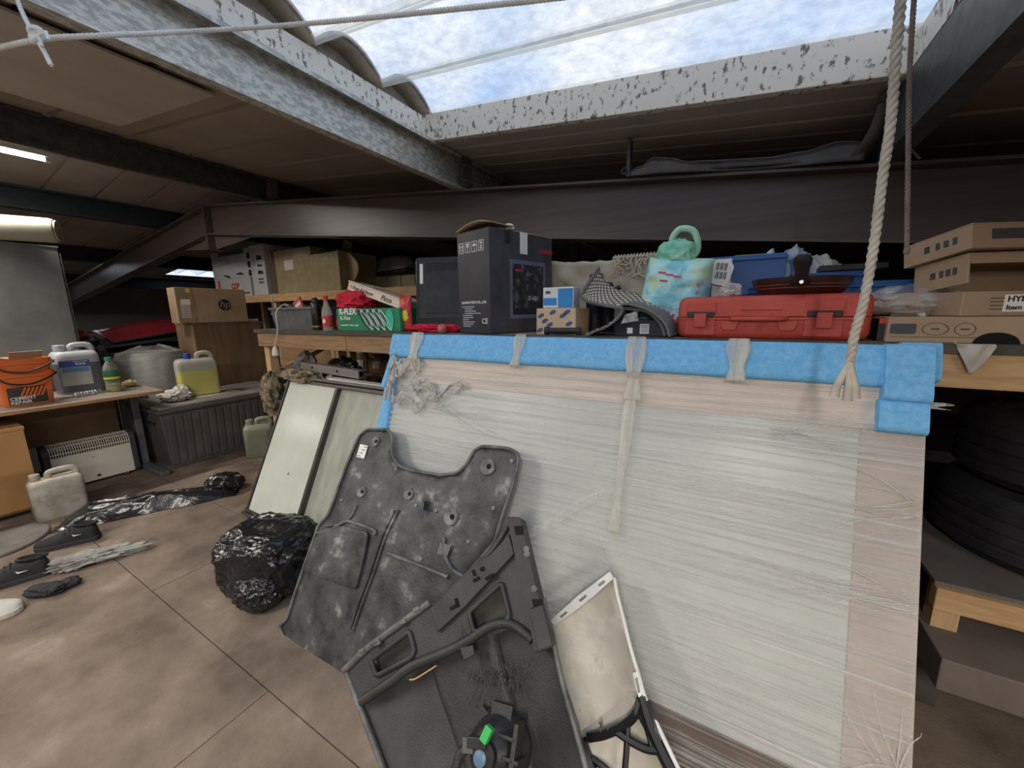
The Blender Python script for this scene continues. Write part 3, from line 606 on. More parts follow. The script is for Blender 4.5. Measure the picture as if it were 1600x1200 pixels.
# lower decks at the right
lr = thing('lower_rack', 'low timber rack below the right end of the shelf', 'rack')
zl = .52; BRD = mat('grey_board', (.11, .095, .085), (.16, .14, .125), .75, scale=4)
box('lower_deck', (.60, SY+.0, zl-.012), (xr, SY+SD+.35, zl), BRD, lr); box('deck_rail', (.60, SY-.02, zl-.085), (xr, SY+.02, zl-.013), PINE, lr, .003)
box('lower_deck', (.60, SY-.12, .24), (xr, SY+SD, .345), mat('grey_brown_beam', (.12, .095, .08), (.17, .14, .12), .7, scale=4), lr, .004)
for x_ in (.62, 1.5, 2.5):
    for y_ in (SY+.03, SY+SD+.2): box('rack_leg', (x_, y_, .3455), (x_+.06, y_+.06, zl-.0125), PINEV, lr)
    box('rack_foot', (x_, SY+.1, 0), (x_+.08, SY+.5, .2395), DKB, lr)
# ---------------------------------------------------------------- tyres on the lower deck
RUB = mat('tyre_rubber', (.018, .018, .019), (.035, .035, .036), .5, scale=10, bump=.06, bscale=200)
RIMM = mat('wheel_rim', (.05, .05, .052), (.09, .09, .09), .35, .8, scale=5)
def tyre(loc, label, r=.315, w=.245, a=0, rim_=True):
    o = thing('tyre_with_rim', label, 'tyre', loc, (0, 0, a), 'tyres stored under the shelf')
    h = w; pr = [(r*.64, .03), (r*.68, .006), (r*.80, 0), (r*.92, .012), (r*.975, .035)]
    z = .04
    for i in range(4): pr += [(r, z), (r, z+.028), (r*.982, z+.033), (r*.982, z+.040)]; z += .0425
    pr += [(r*.975, h-.033), (r*.92, h-.012), (r*.80, h), (r*.68, h-.006), (r*.64, h-.03), (r*.60, h*.5), (r*.64, .03)]
    MB().lathe(pr, 56, False).obj('tread', RUB, o, smooth=25)
    if rim_:
        MB().lathe([(r*.64, .04), (r*.58, .06), (r*.58, h-.06), (r*.645, h-.028), (r*.62, h-.022), (r*.54, h-.06), (r*.5, h-.075), (r*.3, h-.05), (r*.15, h-.06), (0, h-.06)], 40, False).obj('rim', RIMM, o, smooth=30)
        for k in range(5):
            q = 2*math.pi*k/5; e = MB(); e.M = Matrix.Translation((.06*math.cos(q), .06*math.sin(q), h-.064)); e.lathe([(.012, 0), (.012, .006), (.007, .008)], 10); e.obj('bolt_hole', HOLE, o)
    return o
tyre((1.02, 1.925, zl), 'lower car tyre of the stack right of the package'); tyre((1.05, 1.935, zl+.2455), 'upper car tyre with rim on the stack right of the package', a=.4)
tyre((1.85, 1.95, zl), 'tyre lying on the lower deck far right', a=.2)
# ---------------------------------------------------------------- cartons helper
def carton(name, label, loc, dim, rot=0, m=CARD, tape_=True, group=None, cat='box', flapgap=True, tm=None):
    o = thing(name, label, cat, loc, (0, 0, rot) if not isinstance(rot, tuple) else rot, group); x, y, z = dim
    box('carton_body', (0, 0, 0), (x, y, z), m, o, .004)
    if tape_: box('packing_tape', (x/2-.025 if x < y else -.0008, -.0008 if x < y else y/2-.025, z-.05 if False else z*.72), (x/2+.025 if x < y else x+.0008, y+.0008 if x < y else y/2+.025, z+.001), tm or mat('brown_tape', (.30, .20, .11), rough=.3), o)
    if flapgap: box('flap_seam', (.004, y/2-.001, z-.0006), (x-.004, y/2+.001, z+.0006), INK, o)
    return o
XF = lambda o, x, z, y=-.001: Matrix.Translation((x, y, z)) @ Matrix.Rotation(R(90), 4, 'X')           # lettering on a front face
def XS(x, y, z): return Matrix.Translation((x, y, z)) @ Matrix.Rotation(R(90), 4, 'Z') @ Matrix.Rotation(R(90), 4, 'X')   # on a face that looks along +x
# grey bin with packets
GREYP = mat('dark_grey_tub', (.085, .085, .09), (.13, .13, .135), .5, scale=9)
a, b = at(425, 512, y=SY+.06), at(490, 512, y=SY+.06); wx = b.x-a.x
t = thing('plastic_tub', 'dark grey plastic tub at the left end of the shelf', 'tub', (a.x, SY+.06, ZS))
hh = .155; mb = MB()
for (o0, i0) in (((0, 0), (.005, .005)),):
    T, B = .0, .018
    ou = [(B, B), (wx-B, B), (wx-B, .26-B), (B, .26-B)]; to = [(0, 0), (wx, 0), (wx, .26), (0, .26)]; ti = [(.006, .006), (wx-.006, .006), (wx-.006, .254), (.006, .254)]; bi = [(B+.006, B+.006), (wx-B-.006, B+.006), (wx-B-.006, .254-B), (B+.006, .254-B)]
    vs = [(x, y, 0) for x, y in ou]+[(x, y, hh) for x, y in to]+[(x, y, hh) for x, y in ti]+[(x, y, .006) for x, y in bi]
    mb.add(vs, [(3, 2, 1, 0)]+[(i+k*4, (i+1) % 4+k*4, (i+1) % 4+k*4+4, i+k*4+4) for k in range(3) for i in range(4)]+[(12, 13, 14, 15)])
mb.obj('tub_body', GREYP, t, bevel=.004)
mb = MB(); mb.box((-.008, -.008, hh-.016), (wx+.008, .0, hh)); mb.box((-.008, .26, hh-.016), (wx+.008, .268, hh)); mb.box((-.008, 0, hh-.016), (0, .26, hh)); mb.box((wx, 0, hh-.016), (wx+.008, .26, hh)); mb.obj('rim', GREYP, t, bevel=.002)
rp = thing('red_packet', 'red and white packet sticking out of the grey tub', 'packet', (a.x+wx*.46, SY+.15, ZS+.02), (0, R(-28), 0))
box('card', (0, 0, 0), (.10, .012, .19), mat('red_card', (.52, .06, .06), (.6, .1, .09), .4, scale=9), rp, .002); box('print_band', (.02, -.001, .10), (.085, 0, .115), PAPER, rp); box('print_band', (.02, -.001, .135), (.085, 0, .16), PAPER, rp)
bf = thing('black_folder', 'black flat folder lying across the grey tub', 'folder', (a.x+.05, SY+.13, ZS+.172), (0, R(12), 0)); box('cover', (0, 0, 0), (.13, .16, .008), BLACK, bf, .003); box('pages', (.004, .003, .0085), (.126, .155, .014), GREYP, bf)
# flask
p = at(496, 512, y=SY+.05)
fk = thing('spray_can', 'tall black and gold aerosol can beside the glass bottle', 'can', (p.x, SY+.05, ZS)); GOLD = mat('gold_print', (.32, .25, .12), rough=.35, metal=.6)
MB().lathe([(.028, 0), (.030, .004), (.030, .165), (.026, .178), (.013, .186), (.013, .19)], 24).obj('can_body', mat('black_gold_can', (.02, .018, .015), (.10, .08, .04), .3, .4, scale=30, lo=.5, hi=.7), fk, smooth=40)
MB().lathe([(.019, .183), (.019, .205), (.012, .212), (0, .212)], 18, False).obj('cap', BLACK, fk, smooth=40); e = MB(); e.M = Matrix.Translation((0, 0, .212)); e.lathe([(.007, 0), (.007, .012), (0, .012)], 10, False); e.obj('nozzle', STEEL, fk)
MB().lathe([(.0305, .02), (.0305, .03)], 24, False).obj('gold_band', GOLD, fk)
# bottle
GLASSM = mat('clear_glass', (.70, .70, .58), rough=.08, alpha=.35); REDC = mat('red_cap', (.55, .05, .04), rough=.4)
p = at(513, 514, y=SY+.045)
bt = thing('glass_bottle', 'clear glass bottle with red cap and red label on the shelf', 'bottle', (p.x, SY+.045, ZS))
MB().lathe([(.030, 0), (.032, .006), (.032, .105), (.028, .13), (.016, .165), (.0125, .185), (.0125, .205)], 24).obj('glass', GLASSM, bt, smooth=40)
MB().lathe([(.0325, .025), (.0328, .026), (.0328, .095), (.0325, .096)], 24, False).obj('label', mat('red_label', (.5, .03, .04), (.62, .10, .09), .5, scale=20, hi=.8), bt, smooth=40)
e = MB(); e.M = Matrix.Translation((.012, -.0315, .06)) @ Matrix.Rotation(R(90), 4, 'X'); e.lathe([(.014, 0), (.014, .0015)], 16); e.obj('emblem', WINK, bt)
MB().lathe([(.0155, .190), (.0155, .222), (0, .223)], 18, False).obj('cap', REDC, bt, smooth=40)
# green insulation box
GRN = mat('green_carton', (.015, .19, .085), (.02, .23, .11), .45, scale=5)
a, b = at(528, 515, y=SY+.03), at(626, 515, y=SY+.03); wx = b.x-a.x
kf = carton('insulation_box', 'green cardboard box lettered K-Flex under the red cloth', (a.x, SY+.03, ZS), (wx, .2, .135), 0, GRN, False)
text('K-Flex', .036, XF(0, .035, .078), WINK, kf, align='LEFT', bold=.0006); text('K-FLEX', .050, XF(0, .030, .117), WINK, kf, align='LEFT', bold=.002)
for x_, w_ in ((.035, .075), (.12, .035), (.165, .035)): box('printed_line', (x_, -.0008, .032), (x_+w_, 0, .038), WINK, kf)
HOSE = mat('black_hose', (.02, .025, .022), rough=.4)
for i in range(8):
    x = wx*.46+i*.026; P = [(x+.018*math.sin(q)-.045*math.cos(q), -.0015, .068+.058*math.cos(q)) for q in [math.pi*2*k/20 for k in range(21)]]
    MB().tube(P, .0035, 5).obj('printed_coil', WINK if i % 2 else HOSE, kf)
e = MB(); e.M = Matrix.Translation((wx*.86, -.002, .068)) @ Matrix.Rotation(R(90), 4, 'X') @ Matrix.Diagonal((.75, 1.45, 1, 1)); e.lathe([(.042, 0), (.042, .002)], 20); e.M = e.M; e.obj('printed_disc', mat('teal_print', (.03, .45, .30), rough=.5), kf)
# red cloth
REDCL = mat('red_cloth', (.50, .012, .035), (.62, .02, .055), .85, scale=8, bump=.2, bscale=60)
rc_ = thing('red_cloth', 'crumpled red cloth heaped on the green box', 'cloth', (a.x+.09, SY+.11, ZS+.132)); lump('cloth_heap', REDCL, rc_, (.30, .18, .13), 4, .35, 1.8, 5)
o = thing('red_cloth', 'red cloth bunched on the shelf at the left of the green box', 'cloth', (a.x-.03, SY+.10, ZS)); lump('cloth_heap', REDCL, o, (.055, .10, .12), 6, .3, 1.6, 4)
# pizza box
PIZ = mat('pizza_card', (.74, .62, .52), (.80, .69, .58), .7, scale=6); ORG = mat('orange_print', (.62, .20, .04), (.7, .45, .25), .7, scale=30)
p = at(543, 458, y=SY+.07)
pz = thing('pizza_box', 'flat pale pizza box tilted on top of the red cloth', 'box', (p.x, SY+.07, ZS+.255), (R(-6), R(17), R(4)))
box('base_tray', (0, 0, 0), (.43, .30, .048), PIZ, pz, .003); box('lid', (-.003, -.003, .0485), (.433, .303, .058), PIZ, pz, .003)
e = MB(); e.M = Matrix.Translation((.22, .15, .0582)); e.lathe([(.05, 0), (.12, 0), (.12, .0008), (.05, .0008), (.05, 0)], 28, False); e.obj('printed_ring', ORG, pz)
text('Four & Cheese', .030, XF(0, .13, .026, -.0035), INK, pz, sx=.9, shear=.3); text('Pizza', .042, XF(0, .32, .027, -.0035), INK, pz, shear=.2)
box('printed_line', (.02, -.0036, .028), (.045, -.003, .032), INK, pz); box('printed_line', (.024, -.0036, .018), (.05, -.003, .020), INK, pz)
# snack packet and red towel in front of the monitors
p = at(640, 510, y=SY+.08)
sp = thing('snack_packet', 'red and yellow foil packet standing beside the monitor', 'packet', (p.x-.02, SY+.08, ZS)); 
def pillow(w, h, d, seed=0):
    def f(u, v): e = (1-(2*u-1)**4)*(1-(2*v-1)**4); return ((u-.5)*w*(1-.06*math.sin(v*math.pi)), -d*e**.7-.006*noise.noise(Vector((u*7, v*7, seed))), v*h)
    def g(u, v): q = f(1-u, v); return (q[0], -q[1]*.9, q[2])
    return MB().grid(f, 20, 24).grid(g, 20, 24)
pillow(.085, .20, .025, 3).obj('foil_bag', mat('red_foil', (.50, .04, .05), (.62, .08, .07), .3, scale=14), sp, smooth=60)
o = lump('printed_patch', mat('yellow_print', (.75, .55, .05), rough=.4), sp, (.05, .01, .06), 2, .4, 3, 3, flat=False); o.location = (.01, -.025, .09)
a, b = at(632, 512, y=SY+.05), at(705, 512, y=SY+.05)
o = thing('red_towel', 'red towel spread on the shelf under the monitors', 'cloth', ((a.x+b.x)/2, SY+.10, ZS)); lump('towel_folds', REDCL, o, (b.x-a.x+.04, .16, .05), 7, .4, 2.4, 5)
o = thing('toy_ball', 'small pink rubber lump at the foot of the monitor', 'toy', (at(694, 510, y=SY+.035).x, SY+.02, ZS)); lump('lump', mat('pink_rubber', (.42, .10, .10), (.5, .16, .14), .5, scale=20), o, (.05, .045, .05), 3, .25, 2, 4)
# monitors
SCR = mat('black_gloss', (.008, .008, .009), (.014, .014, .015), .28, scale=5)
def monitor(px0, px1, label, y, rz, hgt=.40, w=.36, z0=.025):
    p = at(px0, 500, y=y); o = thing('computer_monitor', label, 'monitor', (p.x, y, ZS), (0, 0, rz), 'old monitors on the shelf')
    tl = Matrix.Rotation(R(-8), 4, 'X')
    e = MB(); e.M = Matrix.Translation((0, 0, z0)) @ tl; e.prism(arc_poly([(0, 0), (w, 0), (w, hgt), (0, hgt)], .02, 4), .028, 'y', 0); bz = e.obj('bezel', SCR, o, smooth=40, bevel=.004)
    e = MB(); e.M = Matrix.Translation((0, 0, z0)) @ tl; e.prism(arc_poly([(.02, .05), (w-.02, .05), (w-.02, hgt-.02), (.02, hgt-.02)], .012, 3), .004, 'y', -.0035); e.obj('back_panel', BLACK, o, smooth=40)
    e = MB(); e.M = Matrix.Translation((0, 0, z0)) @ tl; e.box((.025, -.006, hgt*.62), (.043, -.0035, hgt*.90)); e.obj('sticker', PAPER, o)
    e = MB(); e.M = Matrix.Translation((0, 0, z0)) @ tl
    for i in range(5):
        for j in range(26): e.cbox((.07+j*.0105, -.0042, hgt-.035-i*.010), (.005, .002, .004))
    e.obj('vent_slots', HOLE, o); e = MB(); e.M = Matrix.Translation((0, 0, z0)) @ tl; e.box((.06, -.007, .078), (w-.04, -.0036, .084)); e.obj('ridge', SCR, o)
    for x in (.02, w-.05): box('foot', (x, -.03, 0), (x+.016, .05, z0+.012), STEEL, o, .003)
    return o
monitor(650, 712, 'black monitor with a paper strip on its back, facing away', SY+.07, R(26), hgt=.39, w=.40)
monitor(655, 740, 'second dark monitor standing close behind the first one', SY+.19, R(26), hgt=.30, w=.33)
# ---- black equipment box
BXB = mat('black_printed_card', (.018, .018, .024), (.032, .032, .04), .42, scale=7, lo=.45, hi=.68, c3=(.10, .10, .11)); BXS = mat('charcoal_card_side', (.05, .047, .058), (.085, .08, .095), .42, scale=9, c3=(.20, .19, .19))
lx = thing('equipment_box', 'tall black equipment carton with handling symbols and CE mark on the shelf', 'box', (-1.0, SY-.02, ZS+.001), (0, 0, R(-14)))
bw, bd, bh = .235, .46, .485
box('carton_body', (-bw, 0, 0), (0, bd, bh), BXB, lx, .004); box('side_print', (0, .004, .004), (.0012, bd-.004, bh-.004), BXS, lx)
fl_ = MB(); fl_.grid(lambda u, v: (-bw+bw*1.02*u, v*.16-.004, bh+.004+.03*math.sin(u*2.6)*(1-v*.3)+.004*v), 16, 4); fl_.obj('open_flap', CARD, lx, smooth=50, solid=.005)
box('flap_edge', (-bw, .17, bh), (0, bd, bh+.005), CARD, lx)
for i in range(4):
    x = -bw+.035+i*.048; z = bh-.075-.004*(3-i)*0
    mb = MB()
    for A, B in (((-.019, -.024), (.019, -.021)), ((-.019, .021), (.019, .024)), ((-.019, -.024), (-.0165, .024)), ((.0165, -.024), (.019, .024))): mb.box((x+A[0], -.0012, z+A[1]), (x+B[0], 0, z+B[1]))
    if i == 0: [mb.prism([(x+d-.002, z-.016), (x+d+.002, z-.016), (x+d+.002, z+.006), (x+d+.006, z+.006), (x+d, z+.016), (x+d-.006, z+.006), (x+d-.002, z+.006)], .0012, 'y', -.0012) for d in (-.008, .008)]
    if i == 1: mb.prism([(x-.010, z+.017), (x+.010, z+.017), (x+.007, z+.002), (x+.0015, z-.003), (x+.0015, z-.013), (x+.008, z-.016), (x-.008, z-.016), (x-.0015, z-.013), (x-.0015, z-.003), (x-.007, z+.002)], .0012, 'y', -.0012)
    if i == 2: mb.prism([(x-.013, z+.002), (x-.009, z+.011), (x, z+.015), (x+.009, z+.011), (x+.013, z+.002), (x+.001, z+.002), (x+.001, z-.013), (x+.006, z-.013), (x+.006, z-.016), (x-.001, z-.016), (x-.001, z+.002)], .0012, 'y', -.0012)
    if i == 3: [mb.box((x-.008, -.0012, z+q), (x+.008, 0, z+q+.006)) for q in (-.016, -.006, .006)]; mb.box((x-.010, -.0012, z+.014), (x+.010, 0, z+.017))
    mb.obj('handling_symbol', WINK, lx)
text('LAUNCH TECH CO., LTD.', .0165, XF(0, -bw+.025, .150), WINK, lx, align='LEFT', bold=.0004, sx=.98)
for i, (w_, dx) in enumerate(((.095, 0), (.06, .02), (.085, .02), (.12, .02), (.075, .006), (.078, .006), (.045, .006), (.09, .006), (.08, .006), (.06, .006))): box('printed_line', (-bw+.025+dx, -.001, .128-i*.0105), (-bw+.025+dx+w_, 0, .1325-i*.0105), mat('grey_ink', (.42, .42, .42), rough=.6), lx)
text('CE', .036, XF(0, -.040, .060), WINK, lx)
text('LAUNCH', .026, XS(.0016, bd-.052, bh-.075), mat('red_print', (.62, .03, .03), rough=.5), lx, bold=.0012)
FRM = mat('blue_grey_print', (.12, .125, .18), (.17, .17, .23), .5, scale=6); PIC = mat('dark_picture', (.025, .025, .03), (.16, .16, .17), .4, scale=26, lo=.5, hi=.7)
box('picture_frame', (.0012, .13, .07), (.0020, .40, bh-.13), FRM, lx); box('picture', (.0020, .15, .09), (.0026, .385, bh-.15), PIC, lx); box('picture_bar', (.0026, .15, .09), (.003, .385, .12), INK, lx)
text('X-431', .032, XS(.0030, .30, .17), WINK, lx, shear=.3); box('picture_tab', (.0026, .17, bh-.185), (.0032, .21, bh-.175), mat('red_print2', (.6, .03, .03), rough=.5), lx)
box('tape_patch', (.0012, .205, bh-.10), (.0022, .26, bh+.002), PAPER, lx); box('hang_slot', (.0012, .10, bh-.06), (.0022, .135, bh-.005), INK, lx)
o = thing('tissue', 'crumpled white tissue on top of the black carton', 'tissue', Matrix.Rotation(R(-14), 4, 'Z') @ Vector((-.03, .16, 0))+Vector((-1.0, SY-.02, ZS+bh+.006))); lump('tissue_crumple', PAPER, o, (.05, .05, .035), 2, .4, 3, 4)
# ---- parts boxes
OVAL = mat('blue_oval', (.03, .07, .20), rough=.5); TANB = mat('tan_parts_card', (.50, .36, .22), (.58, .43, .28), .7, scale=6)
a, b = at(838, 520, y=SY+.05), at(901, 520, y=SY+.05); wx = b.x-a.x
fb = carton('parts_box', 'tan parts box printed all over with small blue ovals', (a.x, SY+.05, ZS), (wx, .15, .118), R(-4), TANB, False)
rr = random.Random(2)
for i, (x, z) in enumerate(((.02, .02), (.07, .045), (.12, .02), (.165, .05), (.025, .085), (.085, .10), (.135, .085), (.045, .062), (.155, .10))):
    e = MB(); e.M = Matrix.Translation((min(x, wx-.02), -.0004, z)) @ Matrix.Rotation(R(-25), 4, 'Y') @ Matrix.Rotation(R(90), 4, 'X') @ Matrix.Diagonal((1, .5, 1, 1)); e.lathe([(.017, 0), (.017, .0008)], 20); e.obj('printed_oval', OVAL, fb)
a2 = at(846, 477, y=SY+.06); b2_ = at(893, 477, y=SY+.06)
fb2 = carton('parts_box', 'small blue and white box on the tan oval-printed box', (a2.x, SY+.075, ZS+.119), (b2_.x-a2.x, .10, .092), R(4), mat('white_carton', (.70, .70, .69), (.62, .62, .62), .5, scale=8), False)
BLUP = mat('blue_print', (.02, .20, .52), (.03, .26, .6), .5, scale=9); w2_ = b2_.x-a2.x
box('blue_panel', (w2_*.5, -.0008, .002), (w2_-.004, 0, .085), BLUP, fb2); box('blue_panel', (.003, -.0008, .012), (w2_*.46, 0, .045), BLUP, fb2); e = MB(); e.M = Matrix.Translation((.025, -.0012, .07)) @ Matrix.Rotation(R(90), 4, 'X') @ Matrix.Diagonal((1, .5, 1, 1)); e.lathe([(.013, 0), (.013, .0008)], 18); e.obj('printed_oval', OVAL, fb2)
p, q = at(853, 521, y=SY+.01), at(903, 513, y=SY+.05)
tb = thing('black_pipe', 'short black plastic pipe lying at the shelf edge', 'pipe'); MB().tube([(p.x, SY+.0, ZS+.020), (q.x+.02, SY+.035, ZS+.020)], .014, 16).obj('pipe', BLACK, tb, smooth=40); MB().tube([(p.x, SY+.0, ZS+.020), (p.x+.018, SY+.003, ZS+.020)], .0185, 16).obj('collar', BLACK, tb, smooth=40)
tb.location = (0, 0, 0)
# ---- folded ribbed mat
def weave():
    mt = bpy.data.materials.new('woven_mat'); mt.use_nodes = True; n = mt.node_tree.nodes; l = mt.node_tree.links; b = n['Principled BSDF']; b.inputs['Roughness'].default_value = .9
    t = n.new('ShaderNodeTexCoord'); mp = n.new('ShaderNodeMapping'); mp.inputs['Scale'].default_value = (6.5, 6.5, 6.5); mp.inputs['Rotation'].default_value = (0, 0, R(38)); wv = n.new('ShaderNodeTexWave'); wv.inputs['Scale'].default_value = 1; wv.inputs['Distortion'].default_value = .6
    r = n.new('ShaderNodeValToRGB'); r.color_ramp.elements[0].color = (.085, .055, .042, 1); r.color_ramp.elements[1].color = (.62, .55, .46, 1); r.color_ramp.elements[0].position = .12; r.color_ramp.elements[1].position = .35
    mp2 = n.new('ShaderNodeMapping'); mp2.inputs['Scale'].default_value = (8, 8, 8); mp2.inputs['Rotation'].default_value = (0, 0, R(-25)); wv2 = n.new('ShaderNodeTexWave'); wv2.inputs['Scale'].default_value = 1; mu = n.new('ShaderNodeMath'); mu.operation = 'MINIMUM'
    l.new(t.outputs['UV'], mp.inputs[0]); l.new(mp.outputs[0], wv.inputs[0]); l.new(t.outputs['UV'], mp2.inputs[0]); l.new(mp2.outputs[0], wv2.inputs[0]); l.new(wv.outputs['Fac'], mu.inputs[0]); l.new(wv2.outputs['Fac'], mu.inputs[1]); l.new(mu.outputs[0], r.inputs[0]); l.new(r.outputs[0], b.inputs['Base Color']); return mt
WEAVE = weave(); MATE = mat('grey_rubber', (.12, .115, .11), (.17, .165, .155), .6, scale=8)
def uvgrid(f, nu, nv, name, m, parent, solid=.008, su=1, sv=1):
    o = MB().grid(f, nu, nv).obj(name, m, parent, smooth=70, solid=solid); me = o.data; uv = me.uv_layers.new(name='uv')
    for lp in me.loops: i = lp.vertex_index; uv.data[lp.index].uv = ((i % (nu+1))/nu*su, (i//(nu+1))/nv*sv)
    return o
fm_ = thing('floor_mat', 'woven ribbed floor mat folded over beside the red case', 'mat')
def prof(pts, y): return spline([at(px, py, y=y) for px, py in pts], 8)
# upper leaf: sweeps from the raised left end down to the right
A1 = prof([(912,424),(922,445),(945,462),(985,470),(1020,482),(1045,503),(1054,528)], SY+.06); A2 = prof([(907,462),(917,470),(940,476),(980,482),(1010,486),(1032,505),(1040,526)], SY+.02)
for P in (A1, A2):
    for v in P: v.z = max(v.z, ZS+.008)
nA = len(A1)-1
def leafA(u, v):
    i = min(int(u*nA), nA-1); t = u*nA-i; a = A2[i].lerp(A2[i+1], t); b = A1[i].lerp(A1[i+1], t); p = a.lerp(b, v); p.y += .20*v; p.z += .03*v; return tuple(p)
uvgrid(leafA, 48, 12, 'woven_leaf', WEAVE, fm_, .008, 1.0, .5)
E1 = [Vector(leafA(k/40, 0)) for k in range(41)]; MB().tube(E1, .008, 6).obj('rubber_edge', MATE, fm_, smooth=60); E2 = [Vector(leafA(0, k/12)) for k in range(13)]; MB().tube(E2, .009, 6).obj('rubber_edge', MATE, fm_, smooth=60)
# lower leaf: curls up from the shelf edge and rolls back
B1 = prof([(914,529),(925,520),(945,512),(962,500),(972,486),(970,477),(985,476),(1015,486),(1038,505),(1046,528)], SY-.01)
for v in B1: v.z = max(v.z, ZS+.006)
nB = len(B1)-1
def leafB(u, v):
    i = min(int(u*nB), nB-1); t = u*nB-i; p = B1[i].lerp(B1[i+1], t); return (p.x+.03*v-.06*v*(1-u), p.y+.26*v, max(p.z+.02*v*math.sin(math.pi*u), ZS+.006))
uvgrid(leafB, 64, 10, 'rubber_leaf', MATE, fm_, .008)
uvgrid(lambda u, v: (lambda p: (p[0]-.002, p[1]+.003, p[2]+.0065))(leafB(.02+u*.36, .02+v*.9)), 24, 8, 'woven_facing', WEAVE, fm_, .002, .4, .4)
a, b = at(958, 526, y=SY+.04), at(1040, 526, y=SY+.04)
dk = carton('dark_box', 'low black box with small white labels under the curled mat', (a.x, SY+.045, ZS), (b.x-a.x, .16, .066), 0, BXB, False)
box('label', (.055, -.001, .012), (.077, 0, .035), PAPER, dk); box('label', (.105, -.001, .012), (.14, 0, .05), PAPER, dk)
for i in range(4): box('barcode_line', (.108, -.0016, .018+i*.008), (.137, -.001, .021+i*.008), INK, dk)
p = at(1325-0, 500, y=SY); 
o = thing('clear_bag_scrap', 'scrap of clear plastic tucked in the curled mat', 'plastic', (at(985, 503, y=SY-.012).x, SY-.022, ZS+.07)); MB().grid(lambda u, v: ((u-.5)*.07*(1-v*.4), .006*math.sin(u*6+v*3), .035*(v-.5)+.012*u), 10, 6).obj('film_scrap', FILM2, o, smooth=60, solid=.001)
# ---- fringed canvas at the back
CANV = mat('cream_canvas', (.48, .41, .30), (.58, .50, .38), .9, scale=7, bump=.2, bscale=120)
Yc = SY+.52; a, b = at(872, 462, y=Yc), at(1024, 392, y=Yc)
cv = thing('canvas_bundle', 'cream canvas bundle with knotted fringe behind the mat', 'canvas', (a.x-.05, Yc, ZS))
wc, hc = b.x-a.x+.10, b.z-ZS-.01
def cfr(u, v):
    z = hc*min(1, v*1.35) if v < .74 else hc; y = 0 if v < .74 else (v-.74)/.26*.22
    return (u*wc, y+.018*noise.noise(Vector((u*7, v*6, 2)))+(.02*math.sin(u*5)*v), max(0, z-.02*math.sin(u*3)*(1 if v > .5 else 0)+.010*noise.noise(Vector((u*11, v*5, 9)))))
cloth('canvas_cover', CANV, cv, cfr, 60, 40, .006); box('stuffing', (.02, .03, 0), (wc-.02, .24, hc-.03), CANV, cv, .02)
fr = random.Random(5)
for i in range(15):
    x = wc*(.60+.026*i); L = fr.uniform(.03, .14); P = [(x+fr.uniform(-.006, .006)*k, -.028-.002*k, hc-.005-L*k/5) for k in range(6)]; P[0] = (x, .0, hc+.004)
    MB().tube(P, .0045, 5).obj('fringe_tassel', CANV, cv, smooth=60); e = MB(); e.M = Matrix.Translation((x, -.022, hc-.012)); e.lathe([(0, -.010), (.008, -.005), (.009, 0), (.006, .008), (0, .010)], 8, False); e.obj('fringe_knot', CANV, cv, smooth=60)
# black jar behind the mat
p = at(930, 430, y=SY+.34); kj = thing('black_jar', 'black capped bottle between the mat and the canvas', 'bottle', (p.x, SY+.36, ZS)); hj = p.z-ZS-.03
MB().lathe([(.045, 0), (.048, .01), (.048, hj-.03), (.026, hj)], 20).obj('jar_body', BLACK, kj, smooth=40); MB().lathe([(.032, hj-.002), (.034, hj+.004), (.034, hj+.032), (.030, hj+.036), (0, hj+.036)], 24, False).obj('cap', BLACK, kj, smooth=30)
p = at(949, 452, y=SY+.30); o = thing('black_jar', 'small black fitting right of the capped bottle', 'fitting', (p.x, SY+.33, ZS)); hz = p.z-ZS
MB().lathe([(.03, 0), (.03, hz-.02), (.018, hz), (.02, hz+.02), (.012, hz+.035), (0, hz+.035)], 16, False).obj('fitting_body', BLACK, o, smooth=30); e = MB(); e.M = Matrix.Translation((.02, -.01, hz-.01)) @ Matrix.Rotation(R(60), 4, 'Y'); e.lathe([(.012, 0), (.012, .04), (0, .04)], 12, False); e.obj('spout', BLACK, o)
# ---- turquoise bag
def bagmat():
    mt = bpy.data.materials.new('printed_turquoise'); mt.use_nodes = True; n = mt.node_tree.nodes; l = mt.node_tree.links; b = n['Principled BSDF']; b.inputs['Roughness'].default_value = .55
    t = n.new('ShaderNodeTexCoord'); z = n.new('ShaderNodeTexNoise'); z.inputs['Scale'].default_value = 9; z.inputs['Detail'].default_value = 3; r = n.new('ShaderNodeValToRGB'); r.color_ramp.elements[0].color = (.20, .55, .62, 1); r.color_ramp.elements[1].color = (.50, .70, .42, 1); r.color_ramp.elements[0].position = .42; r.color_ramp.elements[1].position = .62
    e = r.color_ramp.elements.new(.5); e.color = (.45, .74, .78, 1)
    bz = n.new('ShaderNodeTexNoise'); bz.inputs['Scale'].default_value = 24; bp_ = n.new('ShaderNodeBump'); bp_.inputs['Strength'].default_value = .5; bp_.inputs['Distance'].default_value = .01; mp = n.new('ShaderNodeMapping'); mp.inputs['Scale'].default_value = (.35, 1, 1.5)
    l.new(t.outputs['Object'], z.inputs[0]); l.new(z.outputs['Fac'], r.inputs[0]); l.new(r.outputs[0], b.inputs['Base Color']); l.new(t.outputs['Object'], mp.inputs[0]); l.new(mp.outputs[0], bz.inputs[0]); l.new(bz.outputs['Fac'], bp_.inputs['Height']); l.new(bp_.outputs[0], b.inputs['Normal']); return mt
TQ = bagmat(); TQG = mat('mint_strap', (.35, .62, .42), (.45, .72, .55), .6, scale=12); PINK = mat('pink_print', (.55, .06, .16), rough=.6); NAVY = mat('navy_print', (.04, .15, .32), rough=.6)
Yt = SY+.16; a, b = at(990, 500, y=Yt), at(1112, 410, y=Yt)
